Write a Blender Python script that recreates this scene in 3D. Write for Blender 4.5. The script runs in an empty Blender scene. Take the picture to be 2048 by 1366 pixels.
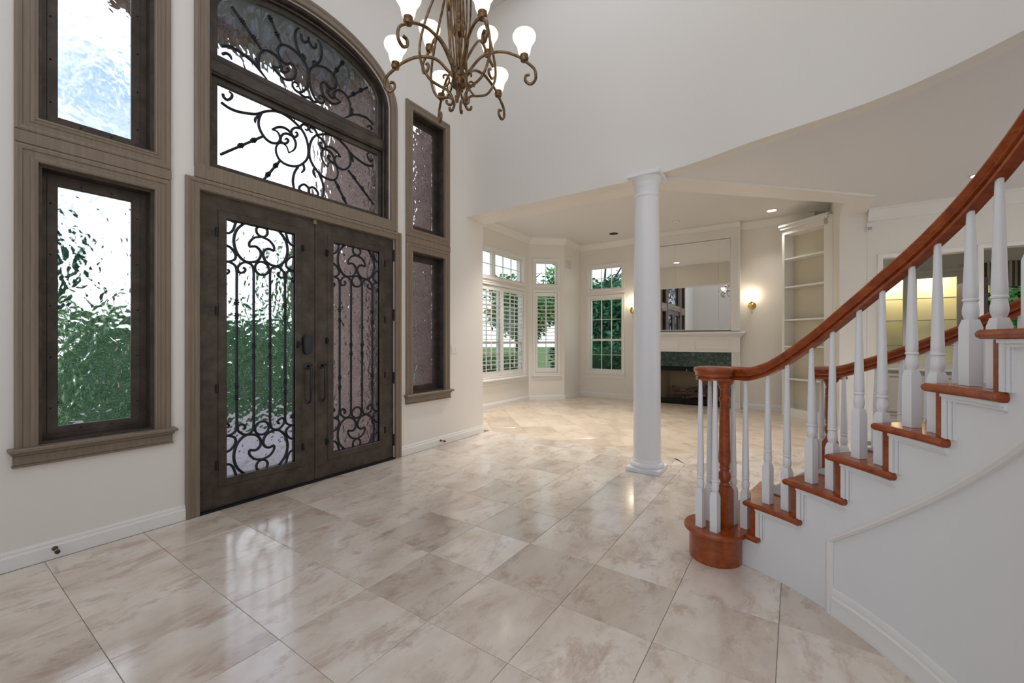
import bpy, bmesh, math, random
from mathutils import Vector, Matrix
from mathutils.geometry import tessellate_polygon
random.seed(7)
PI = math.pi
S = bpy.context.scene
COL = S.collection

# ------------------------------------------------------------------ camera, world, light, exposure
F_PX, CAM_H, YAW = 832.0, 1.32, math.radians(34.2)     # world X runs along the entry wall, world Y points out through the doors
cam_d = bpy.data.cameras.new('camera')
cam_d.sensor_fit = 'HORIZONTAL'; cam_d.sensor_width = 36.0
cam_d.lens = 36.0 * F_PX / 2048.0
cam_d.clip_start = 0.05; cam_d.clip_end = 300
cam = bpy.data.objects.new('camera', cam_d); COL.objects.link(cam)
cam.location = (0, 0, CAM_H)
cam.rotation_euler = (PI / 2, 0, YAW - PI / 2)
S.camera = cam

w = bpy.data.worlds.new('sky'); S.world = w; w.use_nodes = True
nt = w.node_tree; nt.nodes.clear()
def wn(t, **k):
    n = nt.nodes.new(t)
    for a, b in k.items(): setattr(n, a, b)
    return n
tc = wn('ShaderNodeTexCoord'); sx = wn('ShaderNodeSeparateXYZ')
nt.links.new(tc.outputs['Generated'], sx.inputs[0])
rp = wn('ShaderNodeValToRGB')
rp.color_ramp.elements[0].position = 0.0; rp.color_ramp.elements[0].color = (.84, .90, .98, 1)
rp.color_ramp.elements[1].position = 1.0; rp.color_ramp.elements[1].color = (.26, .38, .68, 1)
e = rp.color_ramp.elements.new(.35); e.color = (.30, .41, .70, 1)
nt.links.new(sx.outputs['Z'], rp.inputs[0])
ns = wn('ShaderNodeTexNoise'); ns.inputs['Scale'].default_value = 3.2; ns.inputs['Detail'].default_value = 6
mpw = wn('ShaderNodeMapping'); mpw.inputs['Location'].default_value = (1.1, 5.2, 2.3)
nt.links.new(tc.outputs['Generated'], mpw.inputs['Vector']); nt.links.new(mpw.outputs[0], ns.inputs['Vector'])
cr = wn('ShaderNodeValToRGB'); cr.color_ramp.elements[0].position = .40; cr.color_ramp.elements[1].position = .56
nt.links.new(ns.outputs['Fac'], cr.inputs[0])
mx = wn('ShaderNodeMix', data_type='RGBA')
nt.links.new(cr.outputs[0], mx.inputs['Factor']); nt.links.new(rp.outputs[0], mx.inputs['A']); mx.inputs['B'].default_value = (1, 1, 1, 1)
bg = wn('ShaderNodeBackground'); bg.inputs['Strength'].default_value = 1.15
nt.links.new(mx.outputs['Result'], bg.inputs['Color'])
wo = wn('ShaderNodeOutputWorld'); nt.links.new(bg.outputs[0], wo.inputs[0])

S.view_settings.view_transform = 'Standard'; S.view_settings.look = 'None'
S.view_settings.gamma = 1.0; S.view_settings.use_curve_mapping = False
S.view_settings.exposure = 0.66
try:
    S.cycles.max_bounces = 8; S.cycles.diffuse_bounces = 4; S.cycles.glossy_bounces = 4
    S.cycles.transmission_bounces = 6; S.cycles.transparent_max_bounces = 12
    S.cycles.sample_clamp_indirect = 6.0
except Exception:
    pass

# ------------------------------------------------------------------ mesh helpers
class MB:
    """collects geometry for ONE mesh object"""
    def __init__(s): s.v = []; s.f = []
    def add(s, vs, fs):
        o = len(s.v); s.v += [tuple(p) for p in vs]; s.f += [tuple(i + o for i in f) for f in fs]; return s
    def box(s, x0, x1, y0, y1, z0, z1):
        return s.add([(x0,y0,z0),(x1,y0,z0),(x1,y1,z0),(x0,y1,z0),(x0,y0,z1),(x1,y0,z1),(x1,y1,z1),(x0,y1,z1)],
                     [(0,3,2,1),(4,5,6,7),(0,1,5,4),(1,2,6,5),(2,3,7,6),(3,0,4,7)])
    def bbox(s, x0, x1, y0, y1, z0, z1, b=.004):
        """box with its top and side edges eased"""
        def ring(d, z): return [(x0+d,y0+d,z),(x1-d,y0+d,z),(x1-d,y1-d,z),(x0+d,y1-d,z)]
        rs = [ring(b, z0), ring(0, z0+b), ring(0, z1-b), ring(b, z1)]
        return s.loft(rs)
    def loft(s, rings, cap=True):
        n = len(rings[0]); vs = [p for r in rings for p in r]; fs = []
        for i in range(len(rings)-1):
            for j in range(n):
                k = (j+1) % n
                fs.append((i*n+j, i*n+k, (i+1)*n+k, (i+1)*n+j))
        if cap:
            fs.append(tuple(range(n-1, -1, -1))); fs.append(tuple((len(rings)-1)*n+j for j in range(n)))
        return s.add(vs, fs)
    def prism(s, poly, z0, z1):
        return s.loft([[(x,y,z0) for x,y in poly], [(x,y,z1) for x,y in poly]])
    def lathe(s, prof, c=(0,0,0), seg=20, cap=True):
        rs = []
        for r, z in prof:
            rs.append([(c[0]+r*math.cos(2*PI*k/seg), c[1]+r*math.sin(2*PI*k/seg), c[2]+z) for k in range(seg)])
        return s.loft(rs, cap)
    def slab(s, outer, holes, y0, y1, fn=None):
        """plate with holes: loops are (x,z), it lies between y0 and y1"""
        loops = [outer] + list(holes)
        tri = tessellate_polygon([[Vector((x, z, 0)) for x, z in l] for l in loops])
        flat = [p for l in loops for p in l]
        n = len(flat)
        vs = [(x,y0,z) for x,z in flat] + [(x,y1,z) for x,z in flat]
        fs = []
        for a,b,c in tri:
            fs.append((a,b,c)); fs.append((a+n,c+n,b+n))
        o = 0
        for l in loops:
            m = len(l)
            for j in range(m):
                k = (j+1) % m
                fs.append((o+j,o+k,o+k+n,o+j+n))
            o += m
        return s.add(vs, fs)
    def tube(s, path, r, seg=6, closed=False, r_fn=None, flat=1.0):
        P = [Vector(p) for p in path]; n = len(P); rs = []
        ref = None
        for i in range(n):
            a = P[i-1] if (i > 0 or closed) else P[i]
            b = P[(i+1) % n] if (i < n-1 or closed) else P[i]
            t = (b - a)
            t = t.normalized() if t.length > 1e-9 else Vector((0,0,1))
            if ref is None:
                ref = Vector((0,1,0)) if abs(t.y) < .9 else Vector((1,0,0))
            u = (ref - t*ref.dot(t))
            u = u.normalized() if u.length > 1e-6 else t.orthogonal().normalized()
            ref = u; v = t.cross(u)
            rr = r if r_fn is None else r_fn(i/(n-1 if n > 1 else 1))
            rs.append([tuple(P[i] + u*(rr*flat*math.cos(2*PI*k/seg)) + v*(rr*math.sin(2*PI*k/seg))) for k in range(seg)])
        if closed: rs.append(rs[0])
        return s.loft(rs, cap=not closed)
    def frame2d(s, path, prof, closed=True, ybase=0.0):
        """moulding swept round a path in the xz plane; prof = [(offset to the path's left side, y)]"""
        n = len(path); rs = []
        for i in range(n):
            p = Vector(path[i])
            a = Vector(path[i-1]) if (i > 0 or closed) else None
            b = Vector(path[(i+1) % n]) if (i < n-1 or closed) else None
            d1 = (p-a).normalized() if a is not None else (b-p).normalized()
            d2 = (b-p).normalized() if b is not None else d1
            n1 = Vector((-d1.y, d1.x)); n2 = Vector((-d2.y, d2.x))
            m = n1+n2; m = m/ max(.2, m.dot(n1))
            rs.append([(p.x+m.x*o, ybase+y, p.y+m.y*o) for o, y in prof])
        if closed: rs.append(rs[0])
        return s.loft(rs, cap=not closed)
    def sweep(s, path, prof, closed=False):
        """profile [(side, up)] carried along a 3D path, kept upright"""
        P = [Vector(p) for p in path]; n = len(P); rs = []
        for i in range(n):
            a = P[max(i-1,0)]; b = P[min(i+1,n-1)]
            t = b-a; h = Vector((t.x,t.y,0))
            h = h.normalized() if h.length > 1e-7 else Vector((1,0,0))
            side = Vector((h.y,-h.x,0))
            rs.append([tuple(P[i]+side*q+Vector((0,0,u))) for q,u in prof])
        return s.loft(rs)
    def build(s, name, mat, parent=None, loc=None, rot=None, smooth=None, world=False, kind=None):
        me = bpy.data.meshes.new(name)
        vs = s.v
        if world and parent is not None:
            o = Vector((0,0,0)); q = parent
            while q is not None: o += q.location; q = q.parent
            vs = [(x-o.x, y-o.y, z-o.z) for x,y,z in vs]
        me.from_pydata(vs, [], s.f); me.validate()
        bm = bmesh.new(); bm.from_mesh(me); bmesh.ops.recalc_face_normals(bm, faces=bm.faces); bm.to_mesh(me); bm.free()
        if smooth is not None:
            me.shade_smooth(); me.set_sharp_from_angle(angle=math.radians(smooth))
        if mat is not None: me.materials.append(MATS[mat] if isinstance(mat, str) else mat)
        return link(name, me, parent, loc, rot, kind)

def link(name, me, parent=None, loc=None, rot=None, kind=None):
    ob = bpy.data.objects.new(name, me); COL.objects.link(ob)
    if parent is not None: ob.parent = parent
    if loc is not None: ob.location = loc
    if rot is not None: ob.rotation_euler = rot if hasattr(rot, '__len__') else (0,0,rot)
    if kind: ob['kind'] = kind
    return ob
def tag(o, label, cat=None, group=None, kind=None):
    o['label'] = label
    if cat: o['category'] = cat
    if group: o['group'] = group
    if kind: o['kind'] = kind
    return o
def empty(name, loc=(0,0,0), rot=0.0, label=None, cat=None, group=None, kind=None):
    ob = bpy.data.objects.new(name, None); COL.objects.link(ob); ob.location = loc; ob.rotation_euler = (0,0,rot)
    ob.empty_display_size = .1
    if label: tag(ob, label, cat, group, kind)
    elif kind: ob['kind'] = kind
    return ob
def spline(pts, n=6, closed=False):
    """Catmull-Rom through pts"""
    P = [Vector(p) for p in pts]; out = []; m = len(P)
    rng = range(m) if closed else range(m-1)
    for i in rng:
        p0 = P[i-1] if (i > 0 or closed) else P[0]*2-P[1]
        p1 = P[i]; p2 = P[(i+1) % m]
        p3 = P[(i+2) % m] if (i+2 < m or closed) else P[-1]*2-P[-2]
        for k in range(n):
            t = k/n
            out.append(.5*((2*p1)+(p2-p0)*t+(2*p0-5*p1+4*p2-p3)*t*t+(3*p1-p0-3*p2+p3)*t**3))
    if not closed: out.append(P[-1])
    return out
def clip(poly, a, b, c):
    """keep the side a*x+b*y <= c"""
    out = []
    for i in range(len(poly)):
        p, q = poly[i], poly[(i+1) % len(poly)]
        dp, dq = a*p[0]+b*p[1]-c, a*q[0]+b*q[1]-c
        if dp <= 0: out.append(p)
        if (dp < 0 < dq) or (dq < 0 < dp):
            t = dp/(dp-dq); out.append((p[0]+(q[0]-p[0])*t, p[1]+(q[1]-p[1])*t))
    return out
def area(poly):
    return abs(sum(poly[i][0]*poly[(i+1) % len(poly)][1]-poly[(i+1) % len(poly)][0]*poly[i][1] for i in range(len(poly))))/2

# ------------------------------------------------------------------ materials
MATS = {}
def mat(name, col=(.8,.8,.8), rough=.5, metal=0.0, spec=.5, coat=0.0, emit=None, estr=0.0):
    m = bpy.data.materials.new(name); m.use_nodes = True
    b = m.node_tree.nodes['Principled BSDF']
    b.inputs['Base Color'].default_value = (*col, 1); b.inputs['Roughness'].default_value = rough
    b.inputs['Metallic'].default_value = metal; b.inputs['Specular IOR Level'].default_value = spec
    b.inputs['Coat Weight'].default_value = coat; b.inputs['Coat Roughness'].default_value = .06
    if emit: b.inputs['Emission Color'].default_value = (*emit, 1); b.inputs['Emission Strength'].default_value = estr
    MATS[name] = m
    return m
def nd(m, t, **k):
    n = m.node_tree.nodes.new(t)
    for a, v in k.items(): setattr(n, a, v)
    return n
def lk(m, a, b): m.node_tree.links.new(a, b)
def coords(m, scale=(1,1,1), rand=False, world=False):
    if world:
        g = nd(m, 'ShaderNodeNewGeometry'); src = g.outputs['Position']
    else:
        src = nd(m, 'ShaderNodeTexCoord').outputs['Object']
    if rand:
        oi = nd(m, 'ShaderNodeObjectInfo'); mu = nd(m, 'ShaderNodeMath', operation='MULTIPLY'); mu.inputs[1].default_value = 97.0
        lk(m, oi.outputs['Random'], mu.inputs[0])
        va = nd(m, 'ShaderNodeVectorMath', operation='ADD'); lk(m, src, va.inputs[0]); lk(m, mu.outputs[0], va.inputs[1]); src = va.outputs[0]
    mp = nd(m, 'ShaderNodeMapping'); mp.inputs['Scale'].default_value = scale
    lk(m, src, mp.inputs['Vector'])
    return mp.outputs[0]
def noise(m, vec, scale, detail=5, rough=.55, dist=0.0):
    n = nd(m, 'ShaderNodeTexNoise'); n.inputs['Scale'].default_value = scale; n.inputs['Detail'].default_value = detail
    n.inputs['Roughness'].default_value = rough; n.inputs['Distortion'].default_value = dist
    lk(m, vec, n.inputs['Vector']); return n.outputs['Fac']
def ramp(m, fac, stops):
    r = nd(m, 'ShaderNodeValToRGB'); els = r.color_ramp.elements
    els[0].position, els[0].color = stops[0][0], (*stops[0][1], 1)
    els[1].position, els[1].color = stops[-1][0], (*stops[-1][1], 1)
    for p, c in stops[1:-1]:
        e = els.new(p); e.color = (*c, 1)
    lk(m, fac, r.inputs[0]); return r.outputs[0]
def mixc(m, fac, a, b, mode='MIX'):
    x = nd(m, 'ShaderNodeMix', data_type='RGBA', blend_type=mode)
    for v, s in ((fac, 'Factor'), (a, 'A'), (b, 'B')):
        if hasattr(v, 'links'): lk(m, v, x.inputs[s])
        else: x.inputs[s].default_value = v if s == 'Factor' else (*v, 1)
    return x.outputs['Result']
def setc(m, c): lk(m, c, m.node_tree.nodes['Principled BSDF'].inputs['Base Color'])
def setr(m, c): lk(m, c, m.node_tree.nodes['Principled BSDF'].inputs['Roughness'])
def bump(m, h, strength=.2, dist=.01):
    b = nd(m, 'ShaderNodeBump'); b.inputs['Strength'].default_value = strength; b.inputs['Distance'].default_value = dist
    lk(m, h, b.inputs['Height']); lk(m, b.outputs[0], m.node_tree.nodes['Principled BSDF'].inputs['Normal'])

m = mat('wall_paint', (.80,.762,.70), .45, spec=.35); bump(m, noise(m, coords(m, world=True), 90, 3), .05, .002)
m = mat('ceiling_paint', (.76,.75,.735), .6, spec=.2); bump(m, noise(m, coords(m, world=True), 120, 2), .05, .002)
m = mat('white_trim', (.81,.795,.755), .28, spec=.5)
m = mat('stair_white', (.80,.80,.80), .35, spec=.45)
m = mat('plate_white', (.80,.79,.76), .35)
m = mat('grille_grey', (.42,.42,.40), .5)
# taupe stained casing
m = mat('taupe_wood', (.2,.14,.09), .42)
n1 = noise(m, coords(m, (60,60,3), world=True), 1.0, 4)
setc(m, ramp(m, n1, [(.25,(.185,.140,.098)),(.55,(.225,.172,.122)),(.8,(.255,.20,.145))]))
# dark bronze iron of doors and sashes
m = mat('bronze_iron', (.05,.04,.03), .42, metal=.55)
n1 = noise(m, coords(m, (1,1,1), world=True), 9, 6, .65)
setc(m, ramp(m, n1, [(.3,(.052,.041,.033)),(.5,(.080,.063,.050)),(.72,(.115,.092,.074))]))
m = mat('black_iron', (.018,.018,.022), .45, metal=.5)
bump(m, noise(m, coords(m, world=True), 160, 2), .3, .003)
m = mat('lock_black', (.012,.012,.014), .28)
m = mat('lock_glass', (.03,.035,.05), .08)
# travertine
m = mat('travertine', (.6,.5,.4), .16, spec=.6, coat=.45)
m.node_tree.nodes['Principled BSDF'].inputs['Coat Roughness'].default_value = .11
v = coords(m, (1,1.7,1), rand=True)
big = noise(m, v, 2.2, 7, .62, .15); fine = noise(m, v, 16, 8, .7, .2); vein = noise(m, v, 4.0, 12, .74, .35)
base = ramp(m, big, [(.28,(.50,.40,.315)),(.45,(.66,.565,.475)),(.6,(.75,.675,.595)),(.8,(.78,.72,.645))])
blot = ramp(m, vein, [(.50,(0,0,0)),(.62,(1,1,1))])
base = mixc(m, blot, base, (.47,.345,.265))
x = nd(m, 'ShaderNodeMath', operation='MULTIPLY'); x.inputs[1].default_value = .5; lk(m, fine, x.inputs[0])
base = mixc(m, x.outputs[0], base, (.72,.65,.56))
oi = nd(m, 'ShaderNodeObjectInfo')
tone = ramp(m, oi.outputs['Random'], [(0,(.84,.81,.78)),(.2,(1,.99,.98)),(1,(1.08,1.08,1.08))])
setc(m, mixc(m, 1.0, base, tone, 'MULTIPLY'))
setr(m, ramp(m, fine, [(.3,(.10,)*3),(.7,(.22,)*3)]))
bump(m, fine, .03, .002)
m = mat('travertine_warm', (.6,.5,.4), .15, spec=.5)
v = coords(m, (1,1.6,1), rand=True); big = noise(m, v, 2.0, 6, .6, .4); fine = noise(m, v, 12, 7, .7, .6)
base = ramp(m, big, [(.28,(.52,.41,.30)),(.5,(.66,.55,.43)),(.75,(.72,.63,.52))])
oi = nd(m, 'ShaderNodeObjectInfo')
setc(m, mixc(m, 1.0, base, ramp(m, oi.outputs['Random'], [(0,(.84,.82,.80)),(.3,(1,1,1)),(1,(1.03,1.03,1.03))]), 'MULTIPLY'))
setr(m, ramp(m, fine, [(.3,(.10,)*3),(.7,(.2,)*3)]))
m = mat('grout', (.20,.165,.135), .8)
# cherry wood
m = mat('cherry_wood', (.3,.08,.02), .24, spec=.4, coat=.2)
v = coords(m, (5,5,5), world=True); g = noise(m, v, 2.2, 6, .6, 1.5); g2 = noise(m, coords(m, (14,14,140), world=True), 1, 3)
c1 = ramp(m, g, [(.3,(.225,.038,.007)),(.52,(.335,.068,.012)),(.75,(.42,.105,.022))])
setc(m, mixc(m, ramp(m, g2, [(.4,(0,)*3),(.7,(.45,)*3)]), c1, (.19,.030,.006)))
m = mat('carpet_grey', (.50,.49,.47), .95, spec=.1); bump(m, noise(m, coords(m, world=True), 300, 2), .7, .006)
# rippled glass
def glass_mat(name, tint, strength, scale, stretch, dist=.03):
    m = bpy.data.materials.new(name); m.use_nodes = True; MATS[name] = m
    t = m.node_tree; t.nodes.clear()
    out = nd(m, 'ShaderNodeOutputMaterial'); gl = nd(m, 'ShaderNodeBsdfGlass')
    gl.inputs['Color'].default_value = (*tint, 1); gl.inputs['IOR'].default_value = 1.32; gl.inputs['Roughness'].default_value = .02
    vec = coords(m, stretch)
    wob = nd(m, 'ShaderNodeTexNoise'); wob.inputs['Scale'].default_value = 9; lk(m, vec, wob.inputs['Vector'])
    mixv = nd(m, 'ShaderNodeMix', data_type='VECTOR'); mixv.inputs['Factor'].default_value = .12
    lk(m, vec, mixv.inputs['A']); lk(m, wob.outputs['Color'], mixv.inputs['B'])
    vo = nd(m, 'ShaderNodeTexVoronoi', feature='SMOOTH_F1'); vo.inputs['Scale'].default_value = scale; vo.inputs['Smoothness'].default_value = .55
    lk(m, mixv.outputs['Result'], vo.inputs['Vector'])
    b = nd(m, 'ShaderNodeBump'); b.inputs['Strength'].default_value = strength; b.inputs['Distance'].default_value = dist
    lk(m, vo.outputs['Distance'], b.inputs['Height']); lk(m, b.outputs[0], gl.inputs['Normal'])
    lk(m, gl.outputs[0], out.inputs[0])
glass_mat('rippled_glass', (.93,.96,1.0), .85, 15, (1,1,.85), .045)
glass_mat('rippled_glass_soft', (.93,.96,1.0), .45, 15, (1,1,.85))
glass_mat('rippled_glass_fine', (.93,.96,1.0), .8, 15, (1,1,.5))
# clear window glass: see-through with a fresnel sheen
m = bpy.data.materials.new('clear_glass'); m.use_nodes = True; MATS['clear_glass'] = m
m.node_tree.nodes.clear(); out = nd(m, 'ShaderNodeOutputMaterial'); tr = nd(m, 'ShaderNodeBsdfTransparent'); tr.inputs[0].default_value = (.93,.97,.96,1)
gs = nd(m, 'ShaderNodeBsdfGlossy'); gs.inputs['Roughness'].default_value = .01; fr = nd(m, 'ShaderNodeLayerWeight'); fr.inputs[0].default_value = .12; fac_ = nd(m, 'ShaderNodeMath', operation='MULTIPLY'); fac_.inputs[1].default_value = .35; lk(m, fr.outputs['Facing'], fac_.inputs[0])
ms = nd(m, 'ShaderNodeMixShader'); lk(m, fac_.outputs[0], ms.inputs[0]); lk(m, tr.outputs[0], ms.inputs[1]); lk(m, gs.outputs[0], ms.inputs[2]); lk(m, ms.outputs[0], out.inputs[0])
mat('mirror_silver', (.90,.92,.92), .015, metal=1.0)
# green marble
m = mat('green_marble', (.06,.1,.08), .12)
v = coords(m, rand=True); g = noise(m, v, 9, 8, .7, 1.6)
setc(m, ramp(m, g, [(.3,(.012,.018,.016)),(.46,(.038,.062,.054)),(.58,(.078,.112,.098)),(.75,(.20,.245,.22))]))
mat('fire_black', (.008,.008,.008), .5); mat('fire_metal', (.012,.012,.013), .25, metal=.7)
m = mat('fire_brick', (.22,.17,.105), .8)
m = mat('log_bark', (.10,.065,.045), .9); g = noise(m, coords(m, (6,6,30)), 3, 6); setc(m, ramp(m, g, [(.35,(.02,.014,.011)),(.55,(.13,.085,.06)),(.75,(.30,.21,.15))])); bump(m, g, .8, .02)
mat('ember', (.07,.055,.05), .9); mat('brass', (.62,.44,.16), .25, metal=1.0)
m = mat('aged_brass', (.30,.19,.09), .32, metal=.85); g = noise(m, coords(m, world=True), 30, 4); setc(m, ramp(m, g, [(.35,(.10,.058,.028)),(.6,(.22,.138,.07)),(.8,(.34,.235,.13))]))
mat('lamp_shade', (.9,.86,.78), .5, emit=(1,.86,.66), estr=.85)
mat('bulb', (1,.9,.7), .5, emit=(1,.84,.58), estr=3.5)
mat('can_lit', (1,.9,.8), .5, emit=(1,.88,.7), estr=8); mat('can_trim', (.75,.6,.5), .4); mat('can_dark', (.03,.022,.018), .6)
mat('cabinet_cream', (.66,.60,.46), .5); mat('cabinet_grey', (.44,.42,.37), .45)
m = mat('shelf_glass', (.10,.16,.13), .1)
m = mat('dark_wood', (.05,.025,.016), .4)
m = mat('curtain_striped', (.6,.58,.52), .8)
sxm = nd(m, 'ShaderNodeTexWave', bands_direction='X'); sxm.inputs['Scale'].default_value = 5; lk(m, coords(m), sxm.inputs['Vector'])
setc(m, ramp(m, sxm.outputs['Fac'], [(.45,(.55,.53,.48)),(.6,(.10,.085,.06))]))
# brick, ground, plants
m = mat('brick', (.3,.16,.12), .85)
oi = nd(m, 'ShaderNodeObjectInfo'); g = noise(m, coords(m, rand=True), 14, 5)
c1 = ramp(m, oi.outputs['Random'], [(0,(.24,.13,.10)),(.4,(.36,.21,.165)),(.75,(.44,.29,.23)),(1,(.28,.19,.16))])
setc(m, mixc(m, g, c1, (.30,.22,.19))); bump(m, g, .5, .01)
m = mat('brick_mass', (.3,.16,.12), .85)
br = nd(m, 'ShaderNodeTexBrick'); br.inputs['Scale'].default_value = 1.0
br.inputs['Color1'].default_value = (.36,.21,.165,1); br.inputs['Color2'].default_value = (.24,.135,.10,1); br.inputs['Mortar'].default_value = (.38,.33,.29,1)
br.inputs['Brick Width'].default_value = .22; br.inputs['Row Height'].default_value = .078; br.inputs['Mortar Size'].default_value = .008
sp = nd(m, 'ShaderNodeSeparateXYZ'); gp = nd(m, 'ShaderNodeNewGeometry'); lk(m, gp.outputs['Position'], sp.inputs[0])
ad = nd(m, 'ShaderNodeMath', operation='ADD'); lk(m, sp.outputs['X'], ad.inputs[0]); lk(m, sp.outputs['Y'], ad.inputs[1])
cb = nd(m, 'ShaderNodeCombineXYZ'); lk(m, ad.outputs[0], cb.inputs['X']); lk(m, sp.outputs['Z'], cb.inputs['Y']); lk(m, cb.outputs[0], br.inputs['Vector'])
setc(m, br.outputs['Color'])
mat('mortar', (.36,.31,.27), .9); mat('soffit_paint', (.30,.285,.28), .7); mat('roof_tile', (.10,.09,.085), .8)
m = mat('paving', (.5,.42,.4), .8)
g = noise(m, coords(m, world=True), 6, 6); setc(m, ramp(m, g, [(.35,(.36,.29,.275)),(.65,(.52,.46,.45))]))
m = mat('lawn', (.06,.13,.02), .9); g = noise(m, coords(m, world=True), 25, 5); setc(m, ramp(m, g, [(.35,(.05,.12,.02)),(.65,(.12,.22,.04))]))
def leaf_mat(name, a, b):
    m = mat(name, a, .5, spec=.3); oi = nd(m, 'ShaderNodeNewGeometry')
    setc(m, ramp(m, oi.outputs['Random Per Island'], [(0,a),(1,b)]))
    m.node_tree.nodes['Principled BSDF'].inputs['Subsurface Weight'].default_value = 0
leaf_mat('leaf_dark', (.025,.10,.055), (.10,.30,.14)); leaf_mat('leaf_mid', (.06,.19,.06), (.26,.50,.15)); leaf_mat('leaf_hedge', (.13,.31,.16), (.36,.60,.25)); mat('hedge_core', (.06,.15,.07), .9)
mat('bark', (.09,.07,.055), .9)

# ------------------------------------------------------------------ floor
T = .457
def make_floor(name, label, x0, x1, y0, y1):
    mb = MB(); mb.box(x0, x1, y0, y1, -.12, -.004)
    return tag(mb.build(name, 'grout', loc=(0,0,0)), label, kind='structure')
floor = make_floor('floor', 'polished beige travertine tile floor of the foyer and hall', -1.7, 10.4, -4.7, 3.74)
floor2 = tag(MB().prism([(4.75,3.74),(9.5,3.74),(9.5,4.32),(8.5,4.32),(7.97,4.97),(4.75,4.97)], -.12, -.004).build('floor.001', 'grout'), 'warm travertine tile floor of the living room laid on the diagonal', kind='structure')
G = .0011
tile_me = {}
def tile_mesh(key, polys, matname):
    """thin slabs with an eased edge, local coordinates"""
    mb = MB()
    for p in polys:
        cx = sum(q[0] for q in p)/len(p); cy = sum(q[1] for q in p)/len(p)
        ins = [(cx+(x-cx)*(1-.006), cy+(y-cy)*(1-.006)) for x,y in p]
        mb.loft([[(x,y,-.012) for x,y in p], [(x,y,-.0012) for x,y in p], [(x,y,0) for x,y in ins]])
    me = bpy.data.meshes.new('tile'); me.from_pydata(mb.v, [], mb.f)
    bm = bmesh.new(); bm.from_mesh(me); bmesh.ops.recalc_face_normals(bm, faces=bm.faces); bm.to_mesh(me); bm.free()
    me.materials.append(MATS[matname]); return me
full = tile_mesh('f', [[(-T/2+G,-T/2+G),(T/2-G,-T/2+G),(T/2-G,T/2-G),(-T/2+G,T/2-G)]], 'travertine')
X_CUT = 4.62; D_CUT = 5.72                      # zone edges under the two beams
ntile = 0
for i in range(-5, 15):
    for j in range(-9, 2):
        cx = .945+T*(i+.5); cy = 2.803+T*(j+.5)
        q = [(cx-T/2+G,cy-T/2+G),(cx+T/2-G,cy-T/2+G),(cx+T/2-G,cy+T/2-G),(cx-T/2+G,cy+T/2-G)]
        q = clip(q, 0, 1, 3.735); q = clip(q, 1, 0, 7.19)
        if len(q) < 3: continue
        if cx < -1.2 or cy < -2.2: continue
        a = clip(q, 1, 0, X_CUT); b = clip(clip(q, -1, 0, -X_CUT), 1, 1, D_CUT)
        whole = len(q) == 4 and abs(area(q)-(T-2*G)**2) < 1e-4
        polys = [p for p in (a, b) if len(p) >= 3 and area(p) > .0015]
        if not polys: continue
        if whole and len(polys) == 1 and abs(area(polys[0])-(T-2*G)**2) < 1e-4:
            me = full
        elif whole and len(polys) == 2 and abs(area(a)+area(b)-(T-2*G)**2) < 1e-4:
            me = full
        else:
            me = tile_mesh('c', [[(x-cx,y-cy) for x,y in p] for p in polys], 'travertine')
        link('tile', me, floor, (cx,cy,0)); ntile += 1
# border course under the beams, then diagonal tiles in the living room
BW = .30
def border(p0, p1, n, nrm):
    d = (Vector(p1)-Vector(p0))/n; nn = Vector(nrm)*BW
    for k in range(n):
        a = Vector(p0)+d*k; b = a+d
        g = d.normalized()*G; gn = Vector(nrm)*G
        poly = [a+g+gn, b-g+gn, b-g+nn-gn, a+g+nn-gn]
        c = (a+b+nn)/2
        link('tile', tile_mesh('b', [[(p.x-c.x,p.y-c.y) for p in poly]], 'travertine'), floor, (c.x,c.y,0))
r2 = math.sqrt(.5)
border((X_CUT,D_CUT-X_CUT), (X_CUT,3.735), 6, (1,0))
border((7.19,D_CUT-7.19), (X_CUT+.13,D_CUT-X_CUT-.13), 8, (r2,r2))
wp = [[(4.622,1.098),(4.75,.972),(4.918,1.14),(4.918,1.098)],[(4.918,1.14),(4.960,1.182),(4.918,1.222)]]
link('tile', tile_mesh('k', [[(x-4.8,y-1.1) for x,y in q] for q in wp], 'travertine'), floor, (4.8,1.1,0))
full_w = tile_mesh('w', [[(-T/2+G,-T/2+G),(T/2-G,-T/2+G),(T/2-G,T/2-G),(-T/2+G,T/2-G)]], 'travertine_warm')
LIM = [(-1,0,-(X_CUT+BW+G)), (-1,-1,-(D_CUT+BW/r2*1.0+G)), (1,0,9.34), (0,-1,.62), (0,1,4.945), (.76,.65,9.29)]
for i in range(-14, 15):
    for j in range(-14, 15):
        cx = 7.0+(i+j)*T*r2; cy = 2.2+(j-i)*T*r2
        h = T/2-G
        q = [(cx+(a-b)*h*r2, cy+(a+b)*h*r2) for a,b in ((-1,-1),(1,-1),(1,1),(-1,1))]
        ar = area(q)
        for k, (a,b,c) in enumerate(LIM):
            if k == 5: 
                if cx > 8.5: continue
            q = clip(q, a, b, c)
            if len(q) < 3: break
        if len(q) < 3 or area(q) < .002: continue
        if abs(area(q)-ar) < 1e-5:
            link('tile', full_w, floor2, (cx,cy,0), PI/4)
        else:
            link('tile', tile_mesh('c', [[(x-cx,y-cy) for x,y in q]], 'travertine_warm'), floor2, (cx,cy,0))

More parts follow.
